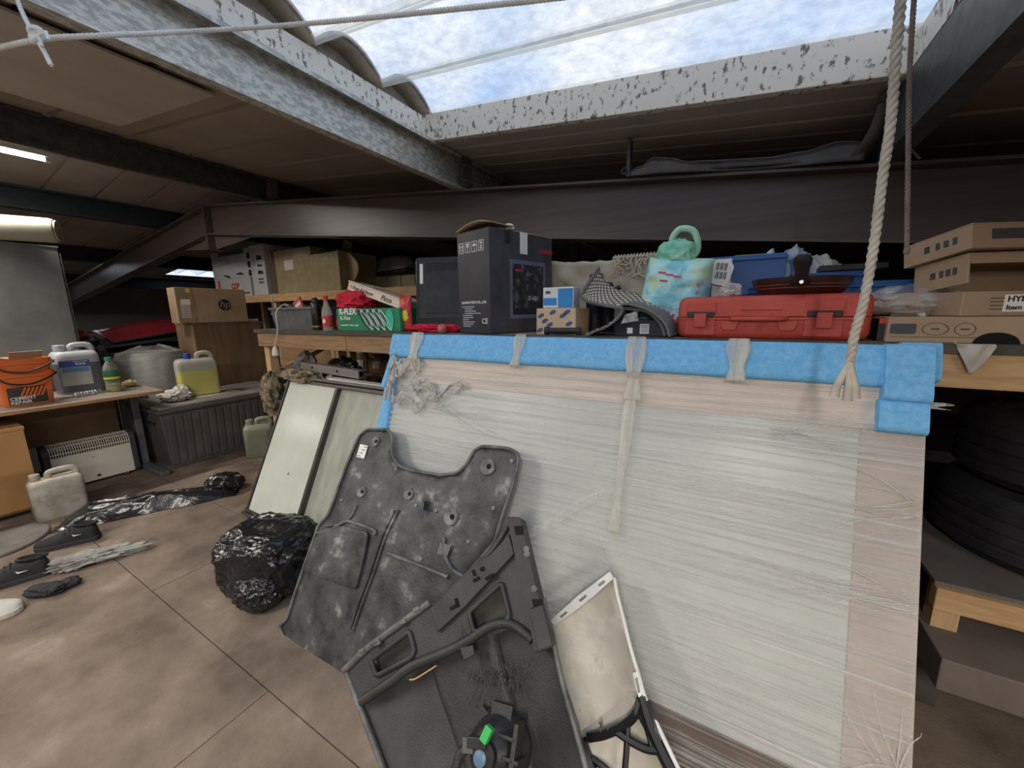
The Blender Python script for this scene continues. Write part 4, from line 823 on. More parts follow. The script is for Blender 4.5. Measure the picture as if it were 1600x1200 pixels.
tq = thing('carrier_bag', 'turquoise printed carrier bag with handle behind the red case', 'bag', ((a.x+b.x)/2-.01, Yt+.07, ZS), (0, R(6), 0)); wq, hq = b.x-a.x, b.z-ZS+.03
def tqf(u, v, s=1):
    e = (1-abs(2*u-1)**5)*(1-abs(2*v-1)**5); return ((u-.5)*wq*(1-.12*v), -s*(.085*max(0, e)**.6+.012*noise.noise(Vector((u*4, v*9, s)))), .006+v*hq)
MB().grid(tqf, 30, 34).grid(lambda u, v: tqf(1-u, v, -1), 30, 34).obj('bag_body', TQ, tq, smooth=70)
o = lump('gathered_top', mat('green_lining', (.10, .48, .33), (.42, .70, .55), .6, scale=9), tq, (.15, .10, .12), 4, .35, 1.8, 4); o.location = (-.02, -.01, hq-.035)
P = spline([(-.035, 0, hq+.05), (-.045, -.01, hq+.08), (-.02, -.015, hq+.115), (.03, -.012, hq+.108), (.055, -.005, hq+.06), (.05, 0, hq+.02), (.01, -.03, hq-.005)], 6)
mb = MB(); vs = []
for i, q in enumerate(P): vs += [q+Vector((0, -.018, 0)), q+Vector((0, .018, 0))]
mb.tube(P, .013, 8); mb.obj('handle_strap', TQG, tq, smooth=60)
def onbag(u, v, d=.004): p = Vector(tqf(u, v)); p.y -= d; return p
for i in range(9):
    u = .10+i*.075; v = .30-.09*(i/8)*(i/8)*1.6; e = MB(); e.M = Matrix.Translation(onbag(u, max(.12, v))) @ Matrix.Rotation(R(25), 4, 'Y'); e.cbox((0, 0, 0), (.012, .004, .035)); e.obj('printed_stripe', PINK, tq, bevel=.001)
for i, (u, v) in enumerate(((.30, .78), (.42, .76), (.54, .74), (.35, .68))): e = MB(); e.M = Matrix.Translation(onbag(u, v)); e.cbox((0, 0, 0), (.03, .003, .006)); e.obj('printed_script', PINK, tq)
for i in range(6): u = .84; v = .2+i*.09; e = MB(); e.M = Matrix.Translation(onbag(u, v)) @ Matrix.Rotation(R(40*(-1)**i), 4, 'Y'); e.cbox((0, 0, 0), (.006, .003, .022)); e.obj('printed_sprig', PINK, tq)
e = MB(); e.M = Matrix.Translation(onbag(.66, .12)) @ Matrix.Rotation(R(90), 4, 'X'); e.lathe([(.012, 0), (.018, 0), (.018, .002), (.012, .002), (.012, 0)], 16, False); e.obj('printed_eye', NAVY, tq)
p = at(1121, 420, y=Yt+.1); bc = thing('barcode_label', 'white barcode label propped beside the turquoise bag', 'label', (p.x-.035, Yt+.14, ZS+.215), (R(-8), R(8), 0))
MB().prism(arc_poly([(0, 0), (.075, -.01), (.085, .075), (.06, .10), (.01, .10)], .012, 3), .002, 'y', 0).obj('card', PAPER, bc)
for i in range(9): box('barcode_line', (.018+i*.005, -.001, .02), (.018+i*.005+.001+.0015*(i % 3), -.0002, .048), INK, bc); box('barcode_line', (.018+i*.005, -.001, .055), (.018+i*.005+.0012+.0012*((i+1) % 3), -.0002, .085), INK, bc)
# the label hangs from a folded box standing behind the bag
wbx = carton('white_box', 'white box standing behind the turquoise bag', (p.x-.02, Yt+.16, ZS), (.07, .05, .31), 0, mat('white_carton', (.7, .7, .69)), False)
# ---- blue crates
BLU = mat('blue_crate_plastic', (.008, .075, .26), (.012, .10, .32), .4, scale=8)
def crate(px0, px1, y, h, label, d=.30):
    a, b = at(px0, 470, y=y), at(px1, 470, y=y); W = b.x-a.x
    o = thing('storage_crate', label, 'crate', (a.x, y, ZS), group='blue storage crates'); T = .006
    box('base', (0, 0, 0), (W, d, .006), BLU, o)
    for A, B in (((0, 0, .006), (W, T, h)), ((0, d-T, .006), (W, d, h)), ((0, T, .006), (T, d-T, h)), ((W-T, T, .006), (W, d-T, h))): box('wall', A, B, BLU, o, .002)
    for z in (.02, h*.5, h-.022): box('ridge', (-.004, -.008, z), (W+.004, -.0002, z+.014), BLU, o, .003)
    return o
crate(1092, 1222, SY+.38, .325, 'blue plastic crate behind the turquoise bag and red case', .28); crate(1232, 1345, SY+.45, .245, 'low blue plastic crate behind the frying pan', .24); crate(1312, 1446, SY+.26, .195, 'blue plastic crate left of the brown cartons', .17)
# stuff standing in or behind the crates
a = at(1146, 418, y=SY+.50); cb_ = carton('open_carton', 'plain cardboard carton sticking up from the blue crate', (a.x, SY+.46, ZS+.007), (.14, .10, .33), R(4), CARD, False)
LBL = mat('pale_blue_plastic', (.30, .42, .62), (.62, .68, .76), .35, scale=6); CLR = FILM2
p = at(1192, 410, y=SY+.46); o = thing('plastic_bag', 'pale blue plastic bag bunched in the blue crate', 'bag', (p.x, SY+.50, ZS+.007)); lump('bag_folds', LBL, o, (.19, .16, .34), 3, .4, 1.4, 5)
p = at(1240, 410, y=SY+.50); o = thing('plastic_bag', 'dark and light blue plastic wrapping behind the frying pan handle', 'bag', (p.x, SY+.56, ZS+.007)); lump('bag_folds', mat('blue_white_plastic', (.10, .17, .30), (.66, .70, .74), .35, scale=5), o, (.17, .14, .36), 8, .45, 1.5, 5)
p = at(1290, 420, y=SY+.52); o = thing('plastic_bag', 'milky clear plastic bag slumped right of the frying pan handle', 'bag', (p.x, SY+.57, ZS+.007)); lump('bag_folds', mat('milky_plastic', (.42, .42, .42), (.55, .55, .54), .3, scale=8, alpha=.85), o, (.26, .16, .33), 5, .4, 1.5, 5)
a, b = at(1280, 432, y=SY+.42), at(1392, 427, y=SY+.42); o = thing('picture_frame', 'dark flat frame lying across the blue crates', 'frame', (a.x, SY+.46, ZS+.2462)); box('frame_board', (0, 0, 0), (b.x-a.x, .20, .02), BLACK, o, .003); box('frame_lip', (0, -.006, .004), (b.x-a.x, -.0002, .026), BLACK, o, .002)
a = at(1362, 440, y=SY+.40); o = thing('wood_offcut', 'pale wooden offcut standing behind the blue crates', 'wood', (a.x, SY+.62, ZS)); box('upright', (0, 0, 0), (.075, .02, .21), mat('pale_wood', (.42, .36, .20), (.5, .43, .26), .7, scale=5), o, .002); box('cross_piece', (-.14, .004, .15), (-.0005, .018, .19), mat('pale_wood2', (.42, .36, .20), rough=.7), o, .002)
p = at(1140, 466, y=SY+.10); o = thing('plastic_cup', 'crushed clear plastic cup on the red case', 'cup', (p.x, SY+.12, ZS+.152)); lump('cup_shell', film('clear_shell', (.75, .75, .75), .8, .2, .7, .1, (30, 30, 30), .4, .6), o, (.07, .06, .05), 4, .6, 3, 4)
# ---- red tool case
RED = mat('red_case_plastic', (.42, .045, .028), (.50, .075, .05), .5, scale=6, bump=.15, bscale=180, c3=(.30, .04, .03))
a, b = at(1056, 530, y=SY+.03), at(1361, 534, y=SY+.03); W = b.x-a.x; D, Hc = .36, .150
rcs = thing('tool_case', 'red hard plastic tool case with two black latches', 'case', (a.x, SY+.03, ZS))
def shell(z0, z1, name):
    sec = arc_poly([(0, 0), (W, 0), (W, D), (0, D)], .035, 5); mb = MB(); N = len(sec); rings = []
    top = z1 > Hc*.8
    lv = [(z0, 0), (z1-.022, 0), (z1-.008, .006), (z1, .02)] if top else [(z0, .02), (z0+.008, .006), (z0+.022, 0), (z1, 0)]
    for z, ins in lv: rings.append([(W/2+(x-W/2)*(1-2*ins/W), D/2+(y-D/2)*(1-2*ins/D), z) for x, y in sec])
    mb.add([v for r in rings for v in r], [tuple(range(N))[::-1], tuple((len(rings)-1)*N+k for k in range(N))]+[(i*N+k, i*N+(k+1) % N, (i+1)*N+(k+1) % N, (i+1)*N+k) for i in range(len(rings)-1) for k in range(N)])
    return mb.obj(name, RED, rcs, smooth=40)
shell(0, .075, 'lower_shell'); shell(.077, Hc, 'upper_shell'); sm_ = mat('red_case_rim', (.40, .04, .025), rough=.5)
box('seam_rib', (.02, -.006, .066), (W-.02, 0, .075), RED, rcs, .002); box('seam_rib', (.02, -.006, .077), (W-.02, 0, .086), RED, rcs, .002)
for cx in (W*.14, W*.78):
    box('latch_recess', (cx-.05, -.0035, .012), (cx+.05, .001, Hc-.022), RED, rcs, .003)
    lt = box('latch', (cx-.045, -.012, .076), (cx+.045, -.0036, .096), BLACK, rcs, .003); box('latch_tongue', (cx-.020, -.017, .040), (cx+.020, -.0125, .090), RED, lt, .004)
for s in (-1, 1):
    x = W*.46+s*.085; MB().prism(arc_poly([(x-.02, .03), (x+.02, .03), (x+.03, .062), (x-.03, .062)], .006, 2), .006, 'y', -.0055).obj('handle_boss', RED, rcs, bevel=.002)
MB().tube([(W*.32, -.006, .070), (W*.33, -.016, .070), (W*.36, -.02, .070), (W*.56, -.02, .070), (W*.59, -.016, .070), (W*.60, -.006, .070)], .0075, 8).obj('handle', RED, rcs, smooth=50)
box('moulded_rib', (W*.36, -.0045, .10), (W*.58, 0, .104), RED, rcs, .001)
# ---- frying pan on the case
p, q = at(1172, 466, y=SY+.20), at(1330, 466, y=SY+.20); cx = (p.x+q.x)/2; r = (q.x-p.x)/2
PANM = mat('maroon_enamel', (.030, .008, .008), (.045, .012, .011), .3, scale=4); PANL = mat('copper_line', (.25, .12, .08), rough=.4)
fp = thing('frying_pan', 'dark maroon frying pan with black handle on the red case', 'pan', (cx, SY+.20, ZS+Hc+.003))
MB().lathe([(0, 0), (r*.80, 0), (r*.90, .018), (r*.97, .036), (r, .055), (r*.985, .056), (r*.95, .036), (r*.86, .012), (0, .006)], 48, False).obj('pan_body', PANM, fp, smooth=35)
for z, k in ((.020, .908), (.030, .948)): MB().lathe([(r*k+.0012, z), (r*k+.0022, z+.002)], 48, False).obj('trim_line', PANL, fp)
P = spline([(-.015, -r*.96, .035), (-.017, -r*.96-.035, .048), (-.022, -r*.96-.075, .075), (-.028, -r*.96-.115, .105)], 5)
mb = MB(); N = 12; vs = []; rx = [.030, .032, .030, .027, .024, .021, .019, .018, .018, .019, .020, .022, .024, .025, .025, .020]
for i, c in enumerate(P):
    w_ = rx[min(i, 15)]; vs += [(c.x+w_*math.cos(2*math.pi*k/N), c.y, c.z+.45*w_*math.sin(2*math.pi*k/N)+.0) for k in range(N)]
mb.add(vs, [tuple(range(N)), tuple((len(P)-1)*N+k for k in range(N))[::-1]]+[(i*N+k, (i+1)*N+k, (i+1)*N+(k+1) % N, i*N+(k+1) % N) for i in range(len(P)-1) for k in range(N)]); mb.obj('handle', BLACK, fp, smooth=60)
e = MB(); e.M = Matrix.Translation((-.016, -r*.96-.036, .035)) @ Matrix.Rotation(R(90), 4, 'X'); e.lathe([(.006, 0), (.006, .004), (0, .004)], 12, False); e.obj('screw', STEEL, fp)
# ---- brown cartons at the right end
BC = mat('brown_carton', (.33, .225, .14), (.40, .28, .18), .7, scale=5); LBG = mat('dark_print_patch', (.06, .06, .065), rough=.6)
a = at(1383, 533, y=SY+.03); c1 = thing('brown_carton', 'long flat brown carton at the bottom right of the shelf, with a hand hole', 'box', (a.x, SY+.03, ZS)); 
pl = arc_poly([(0, 0), (1.1, 0), (1.1, .075), (0, .075)], .003, 1); xh = at(1557, 530, y=SY+.03).x-a.x
box('carton_body', (0, 0, 0), (1.1, .35, .075), BC, c1, .003); e = MB(); e.M = Matrix.Translation((xh, -.0003, .0)); e.prism([(.045*math.cos(k*math.pi/12), .032*math.sin(k*math.pi/12)) for k in range(13)], .0012, 'y', -.0008); e.obj('hand_hole', HOLE, c1)
xx = at(1398, 520, y=SY+.03).x-a.x; MB().prism(arc_poly([(xx-.012, .025), (xx+.045, .025), (xx+.045, .055), (xx-.012, .055)], .006, 3), .001, 'y', -.001).obj('printed_patch', LBG, c1)
for dx, s in ((.085, 1.3), (.145, 1)):
    e = MB(); e.M = Matrix.Translation((xx+dx, -.0006, .04)) @ Matrix.Rotation(R(90), 4, 'X') @ Matrix.Diagonal((s, .85, 1, 1)); e.lathe([(.020, 0), (.0215, 0), (.0215, .0008), (.020, .0008), (.020, 0)], 22, False); e.obj('printed_ring', LBG, c1)
[box('printed_line', (xx+q-.009, -.0012, .038), (xx+q+.009, -.0005, .042), LBG, c1) for q in (.085, .145)]
box('printed_line', (xx-.01, -.0008, .016), (xx+.17, 0, .0175), LBG, c1)
a = at(1455, 509, y=SY+.04); c2 = thing('brown_carton', 'brown carton with white hybrid controller label, second from the bottom', 'box', (at(1496, 509, y=SY+.035).x, SY+.035, ZS+.076), (0, 0, R(12)))
box('carton_body', (0, 0, 0), (.9, .24, .068), BC, c2, .003); wl_ = .088
box('label', (wl_-.0, -.001, .012), (wl_+.30, 0, .058), PAPER, c2); text('HYBRID CONTROLLER', .021, XF(0, wl_+.006, .046, -.0012), INK, c2, align='LEFT', bold=.0006); text('Item Code: Y12', .018, XF(0, wl_+.006, .023, -.0012), INK, c2, align='LEFT', bold=.0005)
for i in range(4): box('printed_line', (.06, -.0008, .018+i*.010), (.06+.05+.012*(i % 3), 0, .0205+i*.010), LBG, c2)
def tray_box(loc, rot, dim, label, opened):
    o = thing('brown_carton', label, 'box', loc, rot); x, y, z = dim; T = .005
    box('top_panel', (0, 0, z-T), (x, y, z), BC, o, .002); box('end_wall', (0, 0, 0), (T, y, z-T), BC, o, .001); box('back_wall', (T, y-T, 0), (x, y, z-T), BC, o, .001); 
    if not opened: box('front_wall', (T, 0, 0), (x, T, z-T), BC, o, .001); box('bottom_panel', (T, T, 0), (x, y-T, T), BC, o)
    else: box('front_wall', (T, 0, z-.03), (x, T, z-T), BC, o, .001)
    for i, (u, w_) in enumerate(((.22, .012), (.34, .014), (.46, .012), (.62, .016))):
        e = MB(); e.cbox((-.0006, y*u, z*.5), (.001, w_, .02)); e.obj('handling_mark', LBG, o)
    if not opened: box('printed_patch', (.05, -.0008, z*.35), (.14, 0, z*.75), LBG, o)
    return o
a = at(1490, 482, y=SY+.10)
tray_box((at(1508, 460, y=SY+.05).x, SY+.05, ZS+.168), (R(-8), 0, R(22)), (.7, .17, .085), 'brown carton lid propped open above the labelled carton', True)
a = at(1512, 440, y=SY+.12)
tray_box((at(1506, 440, y=SY+.05).x, SY+.04, ZS+.262), (R(-10), 0, R(26)), (.7, .20, .07), 'topmost brown carton in the pile at the right end of the shelf', False)
# odds and ends between the case and the cartons
p = at(1417, 498, y=SY+.18); o = thing('plastic_bag', 'clear bag holding beige packing beside the brown cartons', 'bag', (p.x, SY+.20, ZS+.077)); lump('packing', mat('beige_packing', (.36, .27, .18), (.42, .33, .23), .7, scale=8), o, (.22, .13, .075), 3, .3, 1.8, 4); lump('bag_film', film('bag_clear', (.7, .7, .7), .6, .15, .55, .12, (16, 16, 16), .4, .65), o, (.27, .15, .10), 6, .35, 2.2, 4)
p = at(1385, 508, y=SY+.10); o = thing('metal_rod', 'thin grey metal rod standing behind the long brown carton', 'rod', (p.x, SY+.385, ZS)); MB().lathe([(.004, 0), (.004, .215)], 10).obj('shaft', STEEL, o); e = MB(); e.M = Matrix.Translation((0, 0, .215)); e.lathe([(.008, 0), (.008, .006), (0, .007)], 10, False); e.obj('head', STEEL, o)
p, q = at(1388, 506, y=SY+.06), at(1440, 508, y=SY+.06); o = thing('spanner', 'small chrome spanner lying on the long brown carton', 'spanner', (p.x, SY+.06, ZS+.081)); MB().tube([(0, 0, 0), (q.x-p.x, .01, 0)], .005, 8).obj('shank', STEEL, o); e = MB(); e.M = Matrix.Translation((q.x-p.x, .01, -.005)); e.lathe([(.008, 0), (.014, 0), (.014, .01), (.008, .01), (.008, 0)], 14, False); e.obj('ring_end', STEEL, o)
p = at(1364, 530, y=SY+.05); o = thing('notebook', 'small black and red notebook wedged beside the red case', 'book', (p.x+.008, SY+.05, ZS), (0, 0, 0)); box('cover', (0, 0, 0), (.022, .14, .07), BLACK, o, .002); box('red_spine', (0, -.003, .055), (.022, .139, .0705), REDC, o)
p, q = at(1490, 537, y=SY-.014), at(1556, 537, y=SY-.014); wr = q.x-p.x; o = thing('paper_rag', 'grey paper rag hanging over the shelf edge below the cartons', 'rag', (p.x, SY-.014, ZS)); 
MB().grid(lambda u, v: (wr*u, -.004-.004*math.sin(u*12+v*4), .002-v*(.085*(1-abs(2*u-1.1)**1.2))), 24, 8).obj('rag', mat('grey_rag', (.5, .47, .42), (.4, .37, .33), .85, scale=20), o, smooth=60, solid=.002)
# ---------------------------------------------------------------- desk and what stands under it
DTOP = mat('grey_laminate', (.19, .155, .125), (.27, .23, .19), .55, scale=5); DEDGE = mat('beech_edge', (.30, .17, .085), (.36, .21, .11), .5, scale=4)
BEECH = mat('beech_veneer', (.40, .21, .075), (.46, .25, .095), .5, scale=2, stretch=(1, 1, .3)); GSTEEL = mat('grey_steel_leg', (.10, .11, .115), (.15, .16, .165), .45, .3, scale=9); DPANEL = mat('brown_panel', (.20, .115, .055), (.26, .155, .08), .55, scale=3)
dk_ = thing('office_desk', 'long office desk with grey top and steel legs at the left', 'desk', (-4.2, 0, 0))
box('desktop', (-.80, -.7, .705), (-.012, 1.298, .73), DTOP, dk_); box('edge_band', (-.0118, -.7, .705), (0, 1.298, .7295), DEDGE, dk_); box('edge_band', (-.80, 1.2985, .705), (0, 1.31, .7295), DEDGE, dk_)
box('back_panel', (-.72, -.6, .30), (-.70, 1.16, .70), DPANEL, dk_)
for y in (1.20, -.45):
    lg = box('leg', (-.42, y-.025, .04), (-.34, y+.025, .70), GSTEEL, dk_, .006); box('foot', (-.68, y-.035, 0), (.06, y+.035, .04), GSTEEL, lg, .008); box('cross_arm', (-.66, y-.02, .67), (-.06, y+.02, .7045), GSTEEL, lg, .004)
    box('leg', (-.52, y-.06, .04), (-.46, y-.03, .70), mat('dark_leg', (.03, .035, .038), rough=.5), dk_, .004)
o = thing('drawer_pedestal', 'beech drawer pedestal under the left end of the desk', 'drawers', (-4.16, .52, 0)); box('carcass', (-.56, -.42, .03), (-.018, 0, .60), BEECH, o, .003); box('drawer_front', (-.0178, -.42, .05), (0, 0, .60), BEECH, o, .003); box('top_panel', (-.56, -.425, .6005), (.004, .005, .625), BEECH, o, .003); box('plinth', (-.54, -.40, 0), (-.04, -.02, .0298), INK, o)
# convector heater
HW = mat('cream_enamel', (.62, .58, .50), (.68, .64, .56), .45, scale=4); HG = mat('dark_grey_end', (.05, .05, .05), rough=.5)
hy0, hy1 = .62, 1.115; HL = hy1-hy0
ht = thing('convector_heater', 'cream electric convector heater with slotted top under the desk', 'heater', (-4.5, hy0, 0))
box('front_panel', (-.012, .03, .02), (0, HL-.005, .27), HW, ht, .003); box('back_panel', (-.11, .03, .02), (-.1, HL-.005, .30), HW, ht); box('inner_dark', (-.099, .032, .03), (-.0122, HL-.008, .30), HOLE, ht)
ng = 34
for i in range(ng):
    y = .035+(HL-.045)*i/(ng-1); e = MB(); P = [(0, .265), (0, .315), (-.012, .345), (-.04, .362), (-.075, .366), (-.10, .36)]
    mb = MB(); mb.tube([(a, y, b) for a, b in P], .0032, 5); mb.obj('grille_bar', HW, ht)
for z, x in ((.298, .001), (.35, -.014), (.368, -.075)): MB().tube([(x, .03, z), (x, HL-.004, z)], .0035, 5).obj('grille_rail', HW, ht)
for y in (-.008, HL-.006):
    MB().prism(arc_poly([(-.118, .02), (.006, .02), (.006, .32), (-.02, .36), (-.075, .375), (-.118, .365)], .015, 3), .036, 'y', y).obj('end_cap', HG, ht, bevel=.003)
for y in (.06, HL-.08): box('foot', (-.13, y, 0), (.02, y+.03, .019), HG, ht, .003)
e = MB(); e.M = Matrix.Translation((-.06, -.009, .16)) @ Matrix.Rotation(R(90), 4, 'X'); e.lathe([(.025, 0), (.022, .015), (0, .016)], 18, False); e.obj('dial', HG, ht)
box('rating_label', (.0001, HL*.52, .045), (.0008, HL*.56, .065), INK, ht); box('badge', (.0001, HL*.50, .215), (.0008, HL*.53, .219), INK, ht)
# jerry cans
def jerry(name, label, loc, dim, m, rot=0, capm=None, sect=None, liquid=None, lm=None, cat='jerry can', cap_at=(.22, .5)):
    """blow-moulded can: rounded body, shoulder, handle arch and neck with cap"""
    o = thing(name, label, cat, loc, (0, 0, rot)); w, d, h = dim
    sec = arc_poly([(-w/2, -d/2), (w/2, -d/2), (w/2, d/2), (-w/2, d/2)], min(w, d)*.2, 5); N = len(sec); lv = [(0, .93), (.012, 1), (h*.74, 1), (h*.80, .97), (h*.85, .86), (h*.86, .80)]
    mb = MB(); mb.add([(x*k, y*k, z) for z, k in lv for x, y in sec], [tuple(range(N))[::-1], tuple((len(lv)-1)*N+i for i in range(N))]+[(j*N+i, j*N+(i+1) % N, (j+1)*N+(i+1) % N, (j+1)*N+i) for j in range(len(lv)-1) for i in range(N)]); mb.obj('can_body', m, o, smooth=40)
    if liquid: mb = MB(); k = .955; L2 = [(.008, .9), (.016, k), (h*liquid, k)]; mb.add([(x*q, y*q, z) for z, q in L2 for x, y in sec], [tuple(range(N))[::-1], tuple(2*N+i for i in range(N))]+[(j*N+i, j*N+(i+1) % N, (j+1)*N+(i+1) % N, (j+1)*N+i) for j in range(2) for i in range(N)]); mb.obj('liquid', lm, o, smooth=40)
    x0 = -w*.5+w*cap_at[0]; hs = w*.10
    MB().tube(spline([(x0+w*.22, 0, h*.84), (x0+w*.24, 0, h*.95), (x0+w*.34, 0, h*.985), (w*.30, 0, h*.985), (w*.40, 0, h*.93), (w*.42, 0, h*.82)], 5), min(d*.11, .022), 10).obj('handle', m, o, smooth=60)
    e = MB(); e.M = Matrix.Translation((x0, 0, h*.855)); r = min(w, d)*.15; e.lathe([(r*.9, 0), (r*.9, h*.05), (r, h*.05), (r, h*.13), (r*.9, h*.14), (0, h*.14)], 18, False); e.obj('cap', capm or m, o, smooth=30)
    return o
DIRTYW = mat('dirty_white_plastic', (.26, .23, .18), (.52, .49, .43), .55, scale=9, c3=(.24, .20, .15))
jerry('jerry_can', 'dirty white plastic jerry can on the floor beside the heater', (-3.99, .575, 0), (.25, .17, .32), DIRTYW, R(88), cap_at=(.17, .5))
p = at(400, 712, z=0); jerry('jerry_can', 'cloudy green plastic can on the floor by the storage chest', (-3.97, 1.90, 0), (.25, .22, .36), mat('cloudy_green_plastic', (.20, .205, .15), (.28, .285, .22), .45, scale=6), R(60))
# round-based stand
o = thing('round_stand', 'round grey stand base with black pole at the left edge', 'stand', (-3.79, .23, 0)); MB().lathe([(.245, 0), (.25, .006), (.245, .016), (.06, .028), (.04, .03)], 48).obj('base_disc', mat('dusty_grey_metal', (.11, .10, .09), (.17, .155, .14), .6, scale=8), o, smooth=30); MB().lathe([(.032, .03), (.032, .60), (.026, .61)], 20).obj('pole', BLACK, o, smooth=30); MB().lathe([(.06, .60), (.06, .62), (.03, .64)], 20).obj('top_plate', BLACK, o, smooth=30)
# ---- shoes
SOLE = mat('shoe_sole', (.03, .03, .03), rough=.7); SHOE = mat('black_mesh_shoe', (.010, .010, .011), (.02, .02, .021), .7, scale=30, bump=.2, bscale=250)
def shoe(label, loc, rz, m, sm, L=.29, roll=0, logo=True):
    o = thing('trainer', label, 'shoe', loc, (roll, 0, rz), 'shoes on the floor'); st = [(0, .020, .055, 0), (.03, .031, .075, 0), (.10, .036, .088, 0), (.22, .037, .082, 0), (.34, .037, .088, 0), (.46, .039, .078, 0), (.60, .044, .060, 0), (.75, .047, .046, 0), (.87, .042, .036, 0), (.95, .031, .028, 0), (1, .014, .018, 0)]
    N = 16; rings = []
    for t, w, h, _ in st: rings.append([(t*L, w*math.cos(a), .022+max(0, h*math.sin(a)) if math.sin(a) >= 0 else .022) for a in [2*math.pi*k/N for k in range(N)]])
    mb = MB(); mb.add([v for r in rings for v in r], [(i*N+k, (i+1)*N+k, (i+1)*N+(k+1) % N, i*N+(k+1) % N) for i in range(len(rings)-1) for k in range(N)]+[tuple(range(N)), tuple((len(rings)-1)*N+k for k in range(N))[::-1]]); up_ = mb.obj('upper', m, o, smooth=60)
    out = [(t*L-.004 if t == 0 else t*L, w+.006) for t, w, _, _ in st]; pl = out+[(x, -y) for x, y in reversed(out)]; MB().prism(pl, .026, 'z', 0).obj('sole', sm, o, bevel=.004)
    e = MB(); e.M = Matrix.Translation((L*.18, 0, .098)) @ Matrix.Rotation(R(-6), 4, 'Y') @ Matrix.Diagonal((1.6, .8, 1, 1)); e.lathe([(.024, .0), (.034, .004), (.037, .014), (.031, .020), (.025, .014), (.024, .0)], 20, False); e.obj('collar', m, o, smooth=60); e = MB(); e.M = Matrix.Translation((L*.18, 0, .103)) @ Matrix.Rotation(R(-6), 4, 'Y') @ Matrix.Diagonal((1.6, .8, 1, 1)); e.lathe([(.026, 0), (.026, .002)], 18); e.obj('opening', HOLE, o)
    for i in range(5): x = L*(.42+.07*i); z = .108-.011*i; MB().tube([(x, -.028, z-.018), (x+.004, 0, z), (x, .028, z-.018)], .003, 5).obj('lace', m if m is SHOE else PAPER, o)
    if logo:
        for s in (-1, 1): MB().prism([(L*.22, .062), (L*.34, .058), (L*.36, .072), (L*.32, .064)], .003, 'y', s*.0415-.0015).obj('logo_flash', WINK, o)
    return o
shoe('black trainer with white flash beside the round stand base', (-3.10, .36, 0), R(70)+math.pi, SHOE, SOLE); shoe('black trainer lying in front of the flattened bin bag', (-3.33, .60, 0), R(60)+math.pi, SHOE, SOLE, L=.27)
shoe('white trainer toe at the left edge of the floor', (-2.86, .05, 0), R(75), mat('white_shoe', (.55, .53, .48), (.66, .64, .6), .6, scale=20), mat('cream_sole', (.5, .47, .4), rough=.7), L=.18, logo=False)
GREYCL = mat('grey_cloth', (.22, .215, .20), (.33, .325, .30), .9, scale=14, bump=.2, bscale=80)
o = thing('grey_cloth', 'twisted grey cloth strip beside the black trainers', 'cloth', (-3.04, .47, 0), (0, 0, R(62))); lump('cloth_twist', GREYCL, o, (.46, .11, .06), 3, .75, 3.4, 5); q = lump('orange_tag', mat('orange_tag', (.8, .25, .08), rough=.5), o, (.02, .02, .02), 1, sub=2); q.location = (.25, -.01, .025)
o = thing('black_sock', 'small black sock crumpled on the floor', 'sock', (-2.86, .30, 0), (0, 0, R(40))); lump('sock_leg', SHOE, o, (.17, .085, .055), 4, .35, 2, 5); q = lump('sock_toe', SHOE, o, (.09, .08, .045), 6, .3, 2, 4); q.location = (.06, .045, 0)
